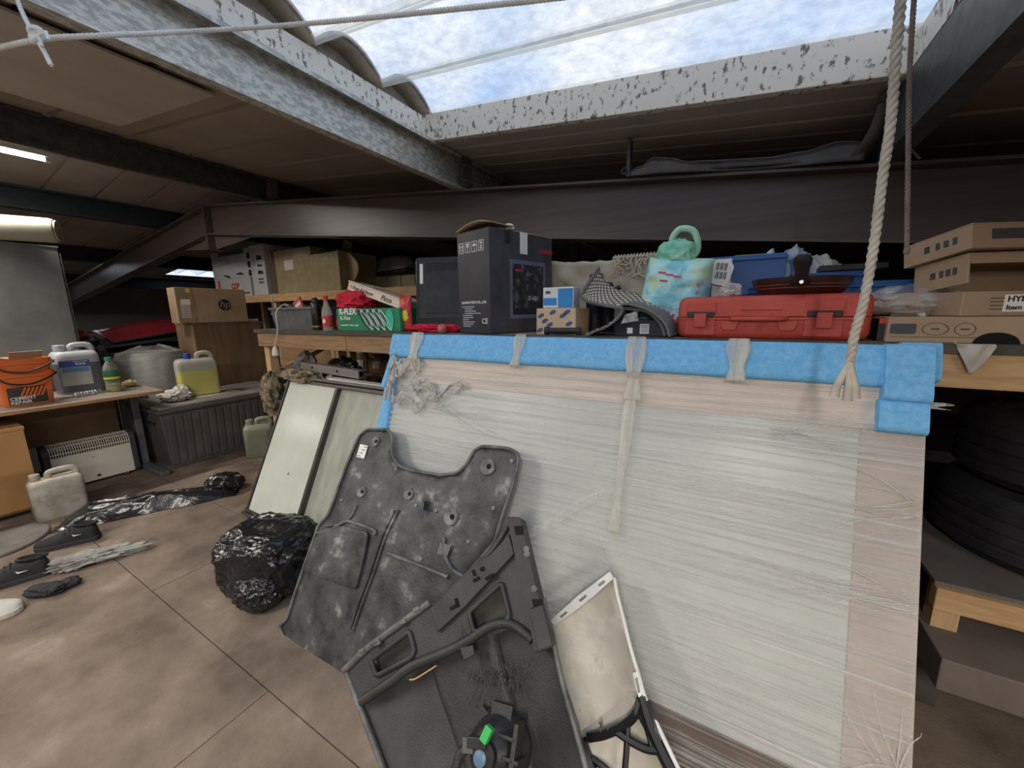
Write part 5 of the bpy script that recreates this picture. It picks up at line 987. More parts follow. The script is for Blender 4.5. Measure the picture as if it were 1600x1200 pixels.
# ---- things on the desk
ORB = mat('orange_bucket', (.62, .13, .03), (.70, .17, .045), .4, scale=5); BKT = mat('black_print', (.03, .025, .022), (.06, .05, .045), .5, scale=14)
b0 = at(25, 634, z=.73)
def bucket(z, label, first):
    o = thing('plastic_bucket', label, 'bucket', (b0.x-.06, b0.y+.055, z), (0, 0, R(6)), 'orange buckets on the desk'); h = .245; wb_, wt = .105, .125
    rings = []
    for zz, k in ((0, wb_-.004), (.006, wb_), (h-.04, wt), (h-.04, wt+.008), (h-.02, wt+.008), (h-.02, wt+.004), (h, wt+.006), (h, wt-.001), (.012, wb_-.004)): rings.append([(x, y*1.12, zz) for x, y in arc_poly([(-k, -k), (k, -k), (k, k), (-k, k)], .035, 4)])
    N = len(rings[0]); mb = MB(); mb.add([v for r in rings for v in r], [tuple(range(N))[::-1], tuple((len(rings)-1)*N+i for i in range(N))]+[(j*N+i, j*N+(i+1) % N, (j+1)*N+(i+1) % N, (j+1)*N+i) for j in range(len(rings)-1) for i in range(N)]); mb.obj('bucket_body', ORB, o, smooth=40)
    MB().tube(spline([(wt+.012, -.14, h-.03), (wt+.03, -.09, h-.075), (wt+.034, 0, h-.09), (wt+.03, .09, h-.06), (wt+.012, .145, h-.028)], 8), .006, 8).obj('bail_handle', BLACK, o, smooth=60)
    for s in (-1, 1): e = MB(); e.M = Matrix.Translation((wt*.75, s*(wt*1.12+.008), h-.03)); e.cbox((0, 0, 0), (.05, .016, .022)); e.obj('handle_lug', BLACK, o, bevel=.004)
    def face(y0, y1, z0, z1, m, nm, d=.0015):
        f = lambda zz: wb_+(wt-wb_)*(zz/(h-.04))+d; mb = MB(); mb.add([(f(z0), y0, z0), (f(z0), y1, z0), (f(z1), y1, z1), (f(z1), y0, z1)]+[(f(z0)-.004, y0, z0), (f(z0)-.004, y1, z0), (f(z1)-.004, y1, z1), (f(z1)-.004, y0, z1)], [(0, 1, 2, 3), (0, 4, 5, 1), (1, 5, 6, 2), (2, 6, 7, 3), (3, 7, 4, 0)]); return mb.obj(nm, m, o)
    if first:
        face(-.10, .085, .012, .135, BKT, 'printed_panel')
        for i in range(6): y = -.02+i*.02; f = lambda zz: wb_+(wt-wb_)*(zz/(h-.04))+.003; mb = MB(); mb.add([(f(.06), y-.03, .06), (f(.06), y-.018, .06), (f(.13), y+.012, .13), (f(.13), y, .13)], [(0, 1, 2, 3)]); mb.obj('printed_stripe', ORB, o)
        for t_, z_, s_ in (('CEMENT', .054, .032), ('REPAIR', .026, .032)): text(t_, s_, Matrix.Translation((wb_+.0045+.02*z_/.2, -.095, z_)) @ Matrix.Rotation(R(90), 4, 'Z') @ Matrix.Rotation(R(90-5), 4, 'X'), WINK, o, align='LEFT', bold=.0005)
        MB().box((-.07, wb_*1.12+.006, .03), (.07, wb_*1.12+.0075, .14)).obj('side_label', BKT, o)
    return o
bucket(.7305, 'lower orange bucket with black printed panel on the desk', True); bk2 = bucket(.7305+.088, 'upper orange bucket nested in the one below', False)
o = thing('card_scrap', 'folded cardboard scrap on the orange buckets', 'cardboard', (b0.x-.16, b0.y-.02, .7305+.088+.246), (0, 0, R(10))); box('scrap', (0, 0, 0), (.20, .16, .006), CARD2, o); e = MB(); e.M = Matrix.Rotation(R(-60), 4, 'Y'); e.box((0, 0, 0), (.05, .16, .004)); e = e.obj('folded_edge', CARD2, o); e.location = (.2, 0, .006)
# big can of grey fluid
GF = mat('smoky_fluid', (.09, .095, .12), (.12, .125, .15), .3, scale=4); CLP = mat('milky_can', (.36, .37, .40), (.42, .43, .46), .35, scale=5)
j1 = jerry('fluid_can', 'large milky can of dark fluid with blue label on the desk', (-4.79, .95, .7305), (.26, .24, .40), CLP, R(88), cat='jerry can'); 
sec = arc_poly([(-.1305, -.1205), (.1305, -.1205), (.1305, .1205), (-.1305, .1205)], .048, 5); MB().prism(sec, .24, 'z', .012).obj('fluid', GF, j1, smooth=40)
LBLB = mat('blue_label', (.03, .06, .26), (.05, .10, .36), .5, scale=9); lf = lambda y0, y1, z0, z1, m, nm, d: MB().box((y0, -.1215-d, z0), (y1, -.1212, z1)).obj(nm, m, j1)
lf(-.11, .06, .07, .22, mat('pale_label', (.40, .43, .46), (.5, .5, .48), .5, scale=7), 'label', .001); lf(-.11, .06, .2205, .275, LBLB, 'label_band', .001); lf(-.10, .05, .18, .215, mat('sky_print', (.10, .25, .45), rough=.5), 'label_band', .002)
[lf(q, q+.014, .238, .250, WINK, 'printed_mark', .002) for q in (-.02, .0, .02)]; lf(-.03, .05, .262, .266, WINK, 'printed_mark', .002)
# oil bottle
p = at(186, 613, z=.73); bo = thing('oil_bottle', 'clear oil bottle with green cap and yellow label on the desk', 'bottle', (p.x-.10, p.y, .7305)); bo.scale = (1.22, 1.22, 1.22); CLB = mat('clear_pet', (.78, .82, .72), rough=.12, trans=.85, ior=1.2)
MB().lathe([(.036, 0), (.040, .006), (.040, .05), (.037, .06), (.040, .07), (.040, .15), (.032, .18), (.016, .21), (.015, .225)], 24).obj('bottle_body', CLB, bo, smooth=40); MB().lathe([(.0375, .004), (.0375, .04)], 22).obj('oil', mat('oil', (.42, .36, .05), rough=.2), bo, smooth=40)
MB().lathe([(.0408, .078), (.041, .079), (.041, .145), (.0408, .146)], 24, False).obj('label', mat('green_label', (.02, .14, .06), rough=.5), bo, smooth=40); MB().lathe([(.0415, .088), (.0415, .104)], 24, False).obj('label_band', mat('yellow_band', (.75, .55, .03), rough=.5), bo); MB().lathe([(.019, .215), (.019, .238), (0, .24)], 18, False).obj('cap', mat('green_cap', (.03, .30, .12), rough=.4), bo, smooth=30)
# shock spring rod and clamp
p, q = at(90, 612, x=-4.42), at(222, 606, x=-4.55); p.z = q.z = .74; sr = thing('spring_rod', 'chrome rod with coil spring lying across the desk', 'rod', (p.x, p.y, .738)); dv = Vector((q.x-p.x, q.y-p.y, 0)); L = dv.length; un = dv.normalized(); si = Vector((-un.y, un.x, 0))
MB().tube([Vector((0, 0, .004)), dv+Vector((0, 0, .004))], .007, 10).obj('rod', STEEL, sr, smooth=50); MB().tube([un*(L*.16+L*.26*k/120)+(si*math.cos(2*math.pi*k/15)+Vector((0, 0, 1))*math.sin(2*math.pi*k/15))*.017+Vector((0, 0, .012)) for k in range(121)], .004, 6).obj('coil_spring', STEEL, sr, smooth=60)
p = at(158, 613, z=.735); o = thing('hose_clamp', 'small steel clamp on the desk edge', 'clamp', (p.x, p.y, .7305)); e = MB(); e.M = Matrix.Translation((0, 0, .018)) @ Matrix.Rotation(R(80), 4, 'X'); e.lathe([(.013, 0), (.016, 0), (.016, .012), (.013, .012), (.013, 0)], 18, False); e.obj('band', STEEL, o, smooth=40); box('screw_housing', (-.006, -.012, .0), (.03, .004, .012), STEEL, o, .002)
# white rags
RAG = mat('dirty_white_rag', (.42, .40, .36), (.56, .54, .50), .9, scale=16, bump=.2, bscale=70)
# ---- storage chest
CH = mat('grey_brown_resin', (.075, .066, .062), (.115, .102, .095), .6, scale=6); CHL = mat('dusty_lid', (.15, .135, .12), (.22, .2, .18), .65, scale=6)
cx0, cx1, cy0, cy1 = -5.0, -4.25, 1.26, 2.42
sc_ = thing('storage_chest', 'grey brown ribbed plastic storage chest beside the desk', 'chest', (0, 0, 0)); sc_.location = (cx1, cy0, 0); LY = cy1-cy0; LX = cx1-cx0
mb = MB(); mb.add([(-LX+.03, .04, 0), (-.03, .04, 0), (-.03, LY-.04, 0), (-LX+.03, LY-.04, 0), (-LX, 0, .51), (0, 0, .51), (0, LY, .51), (-LX, LY, .51)], [(0,3,2,1),(4,5,6,7),(0,1,5,4),(1,2,6,5),(2,3,7,6),(3,0,4,7)]); mb.obj('chest_body', CH, sc_, bevel=.01)
for i in range(17):
    y = .07+(LY-.14)*i/16; mb = MB(); k = .03
    mb.add([(-k+.0005, y-.025, .03), (-k+.0005, y+.025, .03), (-.001, y+.026, .485), (-.001, y-.026, .485), (-k+.009, y-.020, .04), (-k+.009, y+.020, .04), (.006, y+.021, .475), (.006, y-.021, .475)], [(4,5,6,7),(0,1,5,4),(1,2,6,5),(2,3,7,6),(3,0,4,7)]); mb.obj('rib_panel', CH, sc_, bevel=.002)
box('lid', (-LX-.02, -.02, .511), (.025, LY+.02, .545), CH, sc_, .01); box('lid_top', (-LX-.005, -.005, .5455), (.010, LY+.005, .570), CHL, sc_, .01); e = MB(); e.box((-.30, -.012, .40), (-.14, .0, .43)); e.obj('side_grip', BLACK, sc_, bevel=.004)
ZC = .571
LIQ = mat('yellow_liquid', (.46, .45, .12), (.52, .5, .16), .3, scale=3); JUG = mat('clear_milky_can', (.62, .63, .58), rough=.3, trans=.5, ior=1.15)
pj = at(305, 614, z=ZC); jg = jerry('fluid_can', 'clear can of yellow liquid with blue cap on the chest', (pj.x+.14, pj.y-.01, ZC+.004), (.32, .20, .42), JUG, R(78), capm=mat('blue_cap', (.02, .06, .35), rough=.4), liquid=.60, lm=LIQ, cap_at=(.33, .5))
sec = arc_poly([(-.1605, -.1005), (.1605, -.1005), (.1605, .1005), (-.1605, .1005)], .04, 5); MB().prism(sec, .235, 'z', .012).obj('liquid_level', LIQ, jg, smooth=40); MB().box((.1608, -.05, .08), (.1616, .05, .24)).obj('paper_label', PAPER, jg)
o = thing('paper_sheet', 'yellowed paper sheet under the can of yellow liquid', 'paper', (pj.x+.16, pj.y+.02, ZC)); MB().prism([(-.15, -.20), (.17, -.18), (.15, .26), (-.12, .24)], .003, 'z', 0).obj('sheet', mat('yellow_paper', (.52, .44, .32), rough=.8), o); box('fold_line', (-.10, .02, .0028), (.14, .023, .0034), RAG, o)
pr = at(255, 618, z=ZC); o = thing('white_rag', 'dirty white rag heaped between the desk and the yellow can', 'rag', (-4.52, 1.48, ZC)); lump('rag_folds', RAG, o, (.26, .22, .10), 5, .5, 2.4, 5); q = lump('rag_peak', RAG, o, (.13, .12, .15), 2, .4, 2, 4); q.location = (.0, .05, 0)
o = thing('yellow_rag', 'small yellow brown rag at the desk corner', 'rag', (-4.72, 1.24, .7305)); lump('rag_folds', mat('ochre_rag', (.45, .33, .12), (.55, .45, .25), .8, scale=12), o, (.09, .09, .06), 3, .5, 2.4, 4)
# bagged drum behind the chest
o = thing('wrapped_drum', 'grey drum wrapped in clear plastic behind the chest', 'drum', (-5.32, 1.60, 0)); MB().lathe([(.25, 0), (.27, .02), (.28, .50), (.275, .96), (.26, .99), (0, 1.0)], 36, False).obj('drum_body', mat('pale_grey_drum', (.26, .265, .255), (.31, .315, .30), .4, scale=4), o, smooth=40)
def bagw(u, v): a = 2*math.pi*u; r = .285+.012*noise.noise(Vector((math.cos(a)*4, math.sin(a)*4, v*3))); r *= 1 if v < .82 else 1-.75*((v-.82)/.18)**1.5; return (r*math.cos(a), r*math.sin(a), .45+.60*v+.03*noise.noise(Vector((math.cos(a)*3, math.sin(a)*3, 7)))*(v > .7))
MB().grid(bagw, 60, 30).obj('plastic_bag', film('drum_bag', (.6, .6, .58), .7, .15, .6, .15, (5, 5, 14), .42, .68), o, smooth=70)
# ---- cabinet and boxed computer
CAB = mat('walnut_veneer', (.19, .112, .062), (.285, .18, .105), .5, scale=3, stretch=(5, 5, .6)); CABT = mat('cabinet_top', (.30, .25, .2), rough=.6)
o = thing('wooden_cabinet', 'walnut cabinet standing behind the storage chest', 'cabinet', (-5.04, 1.90, 0)); box('carcass', (-.42, 0, .04), (-.019, .70, 1.255), CAB, o, .002); box('door', (-.0185, .002, .05), (0, .698, 1.252), CAB, o, .002); box('top_panel', (-.43, -.006, 1.2555), (.008, .708, 1.278), CAB, o, .002); box('plinth', (-.40, .02, 0), (-.03, .68, .0398), INK, o)
hp = thing('computer_carton', 'brown carton with round black hp logo on the walnut cabinet', 'box', (-5.02, 1.785, 1.279), (0, 0, R(-2))); HPW, HPH = .655, .365
box('carton_body', (-.20, 0, 0), (0, HPW, HPH), CARD, hp, .004); box('side_flap', (0, .003, .003), (.0012, .155, HPH-.003), CARD2, hp); e = MB(); e.M = Matrix.Translation((.0004, HPW*.66, HPH*.52)) @ Matrix.Rotation(R(90), 4, 'Y'); e.lathe([(.062, 0), (.062, .0014)], 36); e.obj('logo_disc', INK, hp); text('hp', .105, XS(.0026, HPW*.66, HPH*.52+.004), CARD, hp, shear=.28)
box('shipping_label', (.0012, .03, .05), (.002, .115, .23), mat('worn_label', (.46, .44, .40), rough=.6), hp); box('shipping_label', (.002, .04, .185), (.0026, .12, .245), PAPER, hp); box('yellow_sticker', (.0012, .095, HPH-.05), (.002, .13, HPH-.01), mat('yellow_sticker', (.75, .55, .12), rough=.6), hp); box('tape_seam', (-.2, HPW*.5-.02, HPH), (0.001, HPW*.5+.02, HPH+.0012), mat('brown_tape', (.30, .20, .11), rough=.3), hp)
# ---- grey sheet-metal cabinet with rolled blind on top
SHM = mat('galvanised_sheet', (.20, .205, .20), (.36, .37, .36), .35, .55, scale=2.2, lo=.3, hi=.7); o = thing('metal_cabinet', 'tall plain grey sheet metal cabinet behind the desk', 'cabinet', (-5.08, 1.05, 0)); box('metal_body', (-.55, -.95, .05), (0, 0, 1.935), SHM, o, .004); box('top_lip', (-.56, -.96, 1.9355), (.008, .006, 1.948), SHM, o, .002); box('plinth', (-.5, -.9, 0), (-.04, -.04, .0498), INK, o); box('edge_hinge', (-.02, .0065, .3), (-.005, .014, 1.9), GSTEEL, o)
CREAM = mat('cream_roll', (.34, .335, .27), (.42, .415, .34), .5, scale=6); o = thing('rolled_blind', 'cream roll with moulded end cap on top of the metal cabinet', 'roll', (-5.22, .42, 2.05), (0, 0, R(-28))); e = MB(); e.M = Matrix.Rotation(R(-90), 4, 'X'); e.lathe([(.092, -.6), (.095, 0), (.095, .66), (.088, .69), (.0, .69)], 32, False); e.obj('roll_body', CREAM, o, smooth=40)
e = MB(); e.M = Matrix.Rotation(R(-90), 4, 'X'); e.lathe([(.072, .69), (.08, .69), (.08, .705), (.072, .705), (.072, .69)], 32, False); e.obj('cap_ring', CREAM, o, smooth=40)
for dx in (-.025, .025): e = MB(); e.M = Matrix.Translation((dx, .692, .02)); e.lathe([(0, -.014), (.016, -.006), (.016, .006), (0, .014)], 12, False); e.obj('cap_boss', CREAM, o, smooth=60)
e = MB(); e.M = Matrix.Translation((0, .692, -.03)); e.cbox((0, 0, 0), (.06, .012, .012)); e.obj('cap_ridge', CREAM, o, bevel=.004)
e = MB(); e.M = Matrix.Translation((0, 0, -.098)); e.cbox((0, 0, .0), (.16, .04, .02)); e.obj('cradle', GSTEEL, o)
# ---- red bonnet and black car panels on a low trestle, far left
o = thing('trestle_bench', 'dark trestle bench under the red car bonnet', 'bench', (-6.4, 1.9, 0)); box('bench_top', (-.5, -.75, .90), (.5, .75, .94), DKB, o)
for x in (-.42, .36):
    for y in (-.68, .62): box('leg', (x, y, 0), (x+.06, y+.06, .8995), DKB, o)
REDP = mat('dark_red_paint', (.13, .008, .014), (.17, .012, .02), .18, scale=3, coat=.6)
def panel(name, label, loc, m, sx, sy, sag, rot, cat='car panel', lift=.0):
    o = thing(name, label, cat, loc, rot); f = lambda u, v: ((u-.5)*sx*(1-.15*v), (v-.5)*sy, .03+sag*(1-(2*u-1)**2)*(1-.5*(2*v-1)**2)+lift*v)
    MB().grid(f, 24, 24).obj('panel_skin', m, o, smooth=60, solid=.012); MB().tube([Vector(f(0, k/12)) for k in range(13)]+[Vector(f(k/12, 1)) for k in range(13)]+[Vector(f(1, 1-k/12)) for k in range(13)], .014, 6).obj('folded_rim', BLACK, o, smooth=60); return o
panel('car_bonnet', 'dark red car bonnet lying on black panels at the far left', (-6.25, 1.98, 1.16), REDP, .9, 1.05, .10, (R(7), R(6), 0), lift=.02)
panel('bumper_cover', 'black car panel under the red bonnet', (-6.2, 1.85, 1.04), BLACK, .9, 1.2, .08, (R(5), 0, 0)); panel('bumper_cover', 'lowest black car panel on the trestle bench', (-6.15, 1.9, .942), BLACK, .95, 1.3, .06, (0, R(2), 0))
o = thing('wing_mirror', 'red and black wing mirror at the left of the bonnet', 'mirror', (-5.98, 1.22, 1.10)); lump('mirror_shell', REDP, o, (.16, .20, .14), 1, .05, 1, 4); q = lump('mirror_base', BLACK, o, (.10, .10, .10), 2, .05, 1, 4); q.location = (.04, .12, -.04)
o = thing('dark_fill_crate', 'black open crate added to fill the dark area left of the car panels', 'crate', (-5.45, 1.07, .55));  # crates added to give the dark area between fluid can and drum
for i in range(5): box('slat', (0, 0, .05+i*.09), (.012, .24, .11+i*.09), BLACK, o, .003)
box('side', (-.2, 0, .0), (-.0005, .012, .52), BLACK, o); box('side', (-.2, .228, .0), (-.0005, .24, .52), BLACK, o); box('floor', (-.2, .0125, 0), (-.0005, .2275, .012), BLACK, o)
o2 = thing('dark_fill_crate', 'lower black crate added under the open crate', 'crate', (-5.45, 1.07, 0))
for i in range(6): box('slat', (0, 0, .02+i*.085), (.012, .24, .09+i*.085), BLACK, o2, .003)
box('side', (-.2, 0, .0), (-.0005, .012, .549), BLACK, o2); box('side', (-.2, .228, .0), (-.0005, .24, .549), BLACK, o2)
# ---------------------------------------------------------------- rack of cartons beyond the beam
RY, RZ = 2.75, 1.60
rk = thing('storage_rack', 'timber storage rack beyond the beam carrying the big cartons', 'rack'); box('deck', (-6.6, RY, RZ-.02), (-1.6, RY+.75, RZ), TOPB, rk); box('front_rail', (-6.6, RY-.04, RZ-.09), (-1.6, RY-.0005, RZ), PINE, rk, .003)
for x in (-6.6, -5.0, -3.3, -1.66):
    for y in (RY+.0005, RY+.68): box('post', (x, y, 0), (x+.06, y+.06, RZ-.0205), PINEV, rk)
box('lower_deck', (-6.6, RY+.07, .95), (-1.6, RY+.67, .97), TOPB, rk)
WC = mat('white_print_carton', (.42, .42, .42), (.48, .48, .48), .55, scale=5); DUST = mat('taped_dusty_carton', (.24, .185, .095), (.33, .265, .15), .45, scale=9, bump=.2, bscale=18)
a, b = at(433, 452, y=RY), at(489, 452, y=RY); c1 = carton('taped_carton', 'left of two big dusty brown cartons with white label', (a.x, RY+.01, RZ), (b.x-a.x, .5, .50), 0, DUST); box('label', (.27*(b.x-a.x), -.0012, .27), (.52*(b.x-a.x), 0, .38), mat('pale_label2', (.55, .53, .5), rough=.6), c1)
a2, b2 = at(490, 452, y=RY), at(537, 452, y=RY); c2 = carton('taped_carton', 'right of two big dusty brown cartons, lower with torn tape', (a2.x, RY-.005, RZ), (b2.x-a2.x, .48, .40), R(-3), DUST)
for c, W_, H_ in ((c1, b.x-a.x, .5), (c2, b2.x-a2.x, .40)):
    def fv(u, v, W_=W_, H_=H_): return (u*W_, -.003-.006*abs(noise.noise(Vector((u*8, v*6, H_)))), H_*(.70+.28*v)+.012*math.sin(u*7))
    MB().grid(fv, 20, 8).obj('clear_tape', film('tape_%d' % int(H_*100), (.55, .5, .4), .8, .1, .5, .1, (10, 10, 30), .45, .65), c, smooth=70)
a3 = at(418, 452, y=RY); b3 = at(432, 452, y=RY); carton('dark_carton', 'narrow dark brown carton between the white and taped cartons', (a3.x+.005, RY+.02, RZ), (b3.x-a3.x-.01, .45, .52), 0, mat('dark_card', (.10, .065, .045), rough=.7))
a, b = at(337, 450, y=RY), at(393, 450, y=RY)
w1_ = carton('white_carton', 'white carton with red lettering under the printer carton', (a.x, RY+.0, RZ), (b.x-a.x, .4, .235), 0, WC, False); W_ = b.x-a.x
text('COP', .10, XF(0, W_*.58, .13), mat('red_letter', (.45, .05, .03), rough=.6), w1_, bold=.006); box('printed_line', (W_*.45, -.001, .05), (W_*.62, 0, .065), LBG, w1_); box('red_patch', (.08, -.001, .10), (.15, 0, .22), REDC, w1_); box('printed_line', (W_*.80, -.001, .03), (W_*.95, 0, .05), LBG, w1_)
b4 = at(393, 380, y=RY); w2c = carton('white_carton', 'white printer carton with black pictures on top of the rack boxes', (a.x-.02, RY+.005, RZ+.236), (b4.x-a.x+.02, .42, .36), 0, WC, False); W_ = b4.x-a.x
for i in range(3): e = MB(); e.M = Matrix.Translation((W_*.90, -.0004, .26-i*.105)) @ Matrix.Rotation(R(90), 4, 'X'); e.lathe([(.042, 0), (.042, .001)], 20); e.obj('printed_disc', INK, w2c)
MB().prism([(W_*.02, .16), (W_*.74, .20), (W_*.72, .36), (W_*.06, .36)], .001, 'y', -.001).obj('printer_picture', mat('grey_print', (.25, .25, .26), (.4, .4, .4), .5, scale=6), w2c); MB().prism([(W_*.25, .06), (W_*.40, .04), (W_*.44, .0), (W_*.30, .03)], .001, 'y', -.001).obj('printed_curl', INK, w2c); MB().prism([(W_*.56, .06), (W_*.70, .07), (W_*.76, .03), (W_*.6, .045)], .001, 'y', -.001).obj('printed_curl', INK, w2c)
box('picture_dark', (W_*.20, -.0018, .30), (W_*.80, -.0011, .359), LBG, w2c)
a, b = at(395, 430, y=RY-.02), at(417, 430, y=RY-.02); w3c = carton('white_carton', 'narrow white carton with black icons beside the printer carton', (a.x, RY-.03, RZ+.0), (b.x-a.x, .3, .60), 0, WC, False); W_ = b.x-a.x
for z, s in ((.42, .06), (.34, .03), (.25, .05)): MB().prism([(W_*.45, z), (W_*.85, z), (W_*.80, z+s*.7), (W_*.5, z+s)], .001, 'y', -.001).obj('printed_icon', INK, w3c)
for z in (.18, .14): box('printed_line', (W_*.45, -.001, z), (W_*.8, 0, z+.02), LBG, w3c)
# curved board, pale bumper and row of cartons further back
p = at(543, 437, y=RY+.2); o = thing('round_board', 'curved brown board standing right of the taped cartons', 'board', (p.x+.02, RY+.10, RZ)); e = MB(); e.M = Matrix.Rotation(R(4), 4, 'X'); e.prism([(0, 0), (.22, 0)]+[(.22+.10*math.sin(k*math.pi/10), .10+.28*k/10) for k in range(11)]+[(0, .44)], .02, 'y', 0); e.obj('board', CARD2, o, bevel=.003); box('board_batten', (.02, .021, .0), (.05, .035, .40), PINEV, o)
FARB = mat('far_carton', (.22, .175, .11), (.27, .215, .14), .7, scale=5); n_ = 0
for px in range(540, 656, 22):
    p, q = at(px, 455, y=RY+.42), at(px+21, 455, y=RY+.42); n_ += 1
    carton('tan_carton', ['far left', 'second', 'third', 'fourth', 'fifth', 'last'][n_-1]+' tan carton in the row at the back of the rack', (p.x, RY+.42, RZ), (q.x-p.x, .25, .16), 0, FARB, True, 'row of tan cartons')
p = at(595, 437, y=RY+.5); o = thing('grey_bumper', 'pale grey car bumper lying on the row of tan cartons', 'bumper', (p.x, RY+.45, RZ+.165)); MB().grid(lambda u, v: ((u-.5)*.95, .16*v, .03+.22*math.sin(math.pi*v*.5)*(1-abs(2*u-1)**6)*.8+.05*u), 30, 10).obj('bumper_skin', mat('grey_paint', (.17, .165, .15), (.22, .21, .19), .4, scale=5), o, smooth=60, solid=.01); MB().tube([((k/20-.5)*.95, -.005, .02+.03*k/20) for k in range(21)], .02, 8).obj('lower_lip', BLACK, o, smooth=60)
p = at(515, 395, y=RY+.45); o = thing('card_tube', 'pale card panel leaning above the taped cartons', 'cardboard', (p.x-.1, RY+.52, RZ)); e = MB(); e.M = Matrix.Rotation(R(24), 4, 'Y'); e.box((0, 0, 0), (.16, .02, .72)); e.obj('panel', mat('pale_card', (.40, .37, .30), rough=.7), o, bevel=.003); box('stop_block', (-.03, -.01, 0), (.22, -.0005, .05), CARD2, o)
# ---- shadowy stock behind the shelf and on the right
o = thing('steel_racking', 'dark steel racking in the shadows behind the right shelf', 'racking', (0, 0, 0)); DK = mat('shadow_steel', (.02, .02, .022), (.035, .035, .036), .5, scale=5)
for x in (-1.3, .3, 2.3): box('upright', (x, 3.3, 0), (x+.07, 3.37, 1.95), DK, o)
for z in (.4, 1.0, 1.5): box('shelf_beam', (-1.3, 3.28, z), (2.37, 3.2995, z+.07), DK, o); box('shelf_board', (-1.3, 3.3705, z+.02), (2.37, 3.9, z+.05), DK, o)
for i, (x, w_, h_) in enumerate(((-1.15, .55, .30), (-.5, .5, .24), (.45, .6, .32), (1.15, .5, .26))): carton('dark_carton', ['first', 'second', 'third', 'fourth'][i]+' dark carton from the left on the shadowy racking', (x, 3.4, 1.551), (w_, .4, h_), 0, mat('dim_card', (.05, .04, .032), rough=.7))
# small cartons with white labels under the shelf, on a low deck
o = thing('low_deck', 'low timber deck under the shelf behind the glass panels', 'deck', (0, 0, 0)); box('deck_board', (-3.3, 2.32, .80), (-1.7, 2.70, .82), TOPB, o)
for x in (-3.28, -1.76): box('deck_post', (x, 2.34, 0), (x+.05, 2.39, .7995), PINEV, o); box('deck_post', (x, 2.62, 0), (x+.05, 2.67, .7995), PINEV, o)
k = 0; SMC = mat('small_carton', (.26, .16, .085), (.32, .2, .11), .7, scale=6)
for px, py in ((551, 575), (551, 553), (575, 575), (575, 553), (597, 575)):
    p, q = at(px, 565, y=2.36), at(px+22, 565, y=2.36); k += 1; c = carton('small_carton', ['lower left', 'upper left', 'lower middle', 'upper middle', 'right'][k-1]+' small labelled carton under the shelf', (p.x, 2.36, .821+(.131 if py == 553 else 0)), (q.x-p.x-.004, .25, .128), 0, SMC, False, 'small labelled cartons'); w_ = q.x-p.x
    box('label', (w_*.30, -.0012, .045), (w_*.75, 0, .11), PAPER, c)
carton('brown_parcel', 'brown parcel in the gap above the glass panels', (at(560, 600, y=2.0).x, 1.95, .66), (.5, .2, .10), 0, CARD, True); o = thing('parcel_stand', 'dark stand holding the brown parcel behind the glass panels', 'stand', (at(560, 600, y=2.0).x, 1.95, 0)); box('stand_top', (-.05, 0, .62), (.55, .25, .659), DKB, o); [box('stand_leg', (x, y, 0), (x+.04, y+.04, .6195), DKB, o) for x in (-.04, .50) for y in (.01, .20)]
# ---- things stacked on and behind the glass panels
p, q = at(470, 575, y=1.66), at(560, 586, y=1.66); CHN = mat('grey_channel', (.26, .235, .22), (.32, .29, .27), .45, .3, scale=6)
o = thing('steel_channel', 'grey steel channel with two round holes above the glass panels', 'channel', (p.x, 1.66, q.z-.005), (0, R(2), 0)); W_ = q.x-p.x
box('web', (0, 0, 0), (W_, .008, .055), CHN, o, .002); box('flange', (0, .0085, .047), (W_, .06, .055), CHN, o, .002); box('flange', (0, .0085, 0), (W_, .06, .008), CHN, o, .002)
for x in (W_*.22, W_*.66): e = MB(); e.M = Matrix.Translation((x, -.0004, .03)) @ Matrix.Rotation(R(90), 4, 'X'); e.lathe([(.010, 0), (.010, .001)], 16); e.obj('hole', HOLE, o)
p, q = at(512, 592, y=1.63), at(612, 606, y=1.63); o = thing('white_profile', 'white plastic profile strip lying on top of the glass panels', 'profile', (p.x, 1.625, p.z-.02), (0, R(1), 0)); W_ = q.x-p.x+.25; box('strip', (0, 0, 0), (W_, .06, .028), WHITE, o, .003); box('strip_groove', (.01, -.001, .012), (W_-.01, 0, .015), LBG, o); lump('film_end', FILM2, o, (.05, .05, .05), 2, .4, 3, 3).location = (0, .02, 0)
def camo():
    mt = mat('camouflage_cloth', (.05, .055, .03), (.20, .15, .10), .85, scale=22, lo=.42, hi=.5, c3=(.30, .24, .17)); return mt
CAMO = camo()
o = thing('camouflage_jacket', 'camouflage jacket draped over the left corner of the glass panels', 'jacket', (-2.97, 1.545, .60)); lump('jacket_body', CAMO, o, (.17, .15, .36), 4, .3, 1.8, 5); q = lump('jacket_sleeve', CAMO, o, (.42, .14, .10), 7, .4, 2.2, 5); q.location = (.26, .06, .275)
o = thing('camouflage_support', 'dark box on the floor behind the glass panels', 'box', (-3.56, 1.76, 0)); box('carton_body', (0, 0, 0), (.55, .22, .335), DKB, o, .004); box('tape_strip', (.25, -.001, 0), (.30, .221, .336), BLACK, o)
p = at(436, 578, y=1.72); o = thing('plastic_pack', 'green and clear plastic pack at the foot of the shelf post', 'pack', (p.x, 1.72, .80)); lump('pack_body', mat('green_pack', (.06, .16, .11), (.22, .25, .22), .35, scale=9), o, (.13, .10, .16), 3, .3, 1.8, 4); q = lump('clear_wrap', FILM2, o, (.10, .10, .08), 5, .4, 2, 4); q.location = (-.04, -.02, .03)
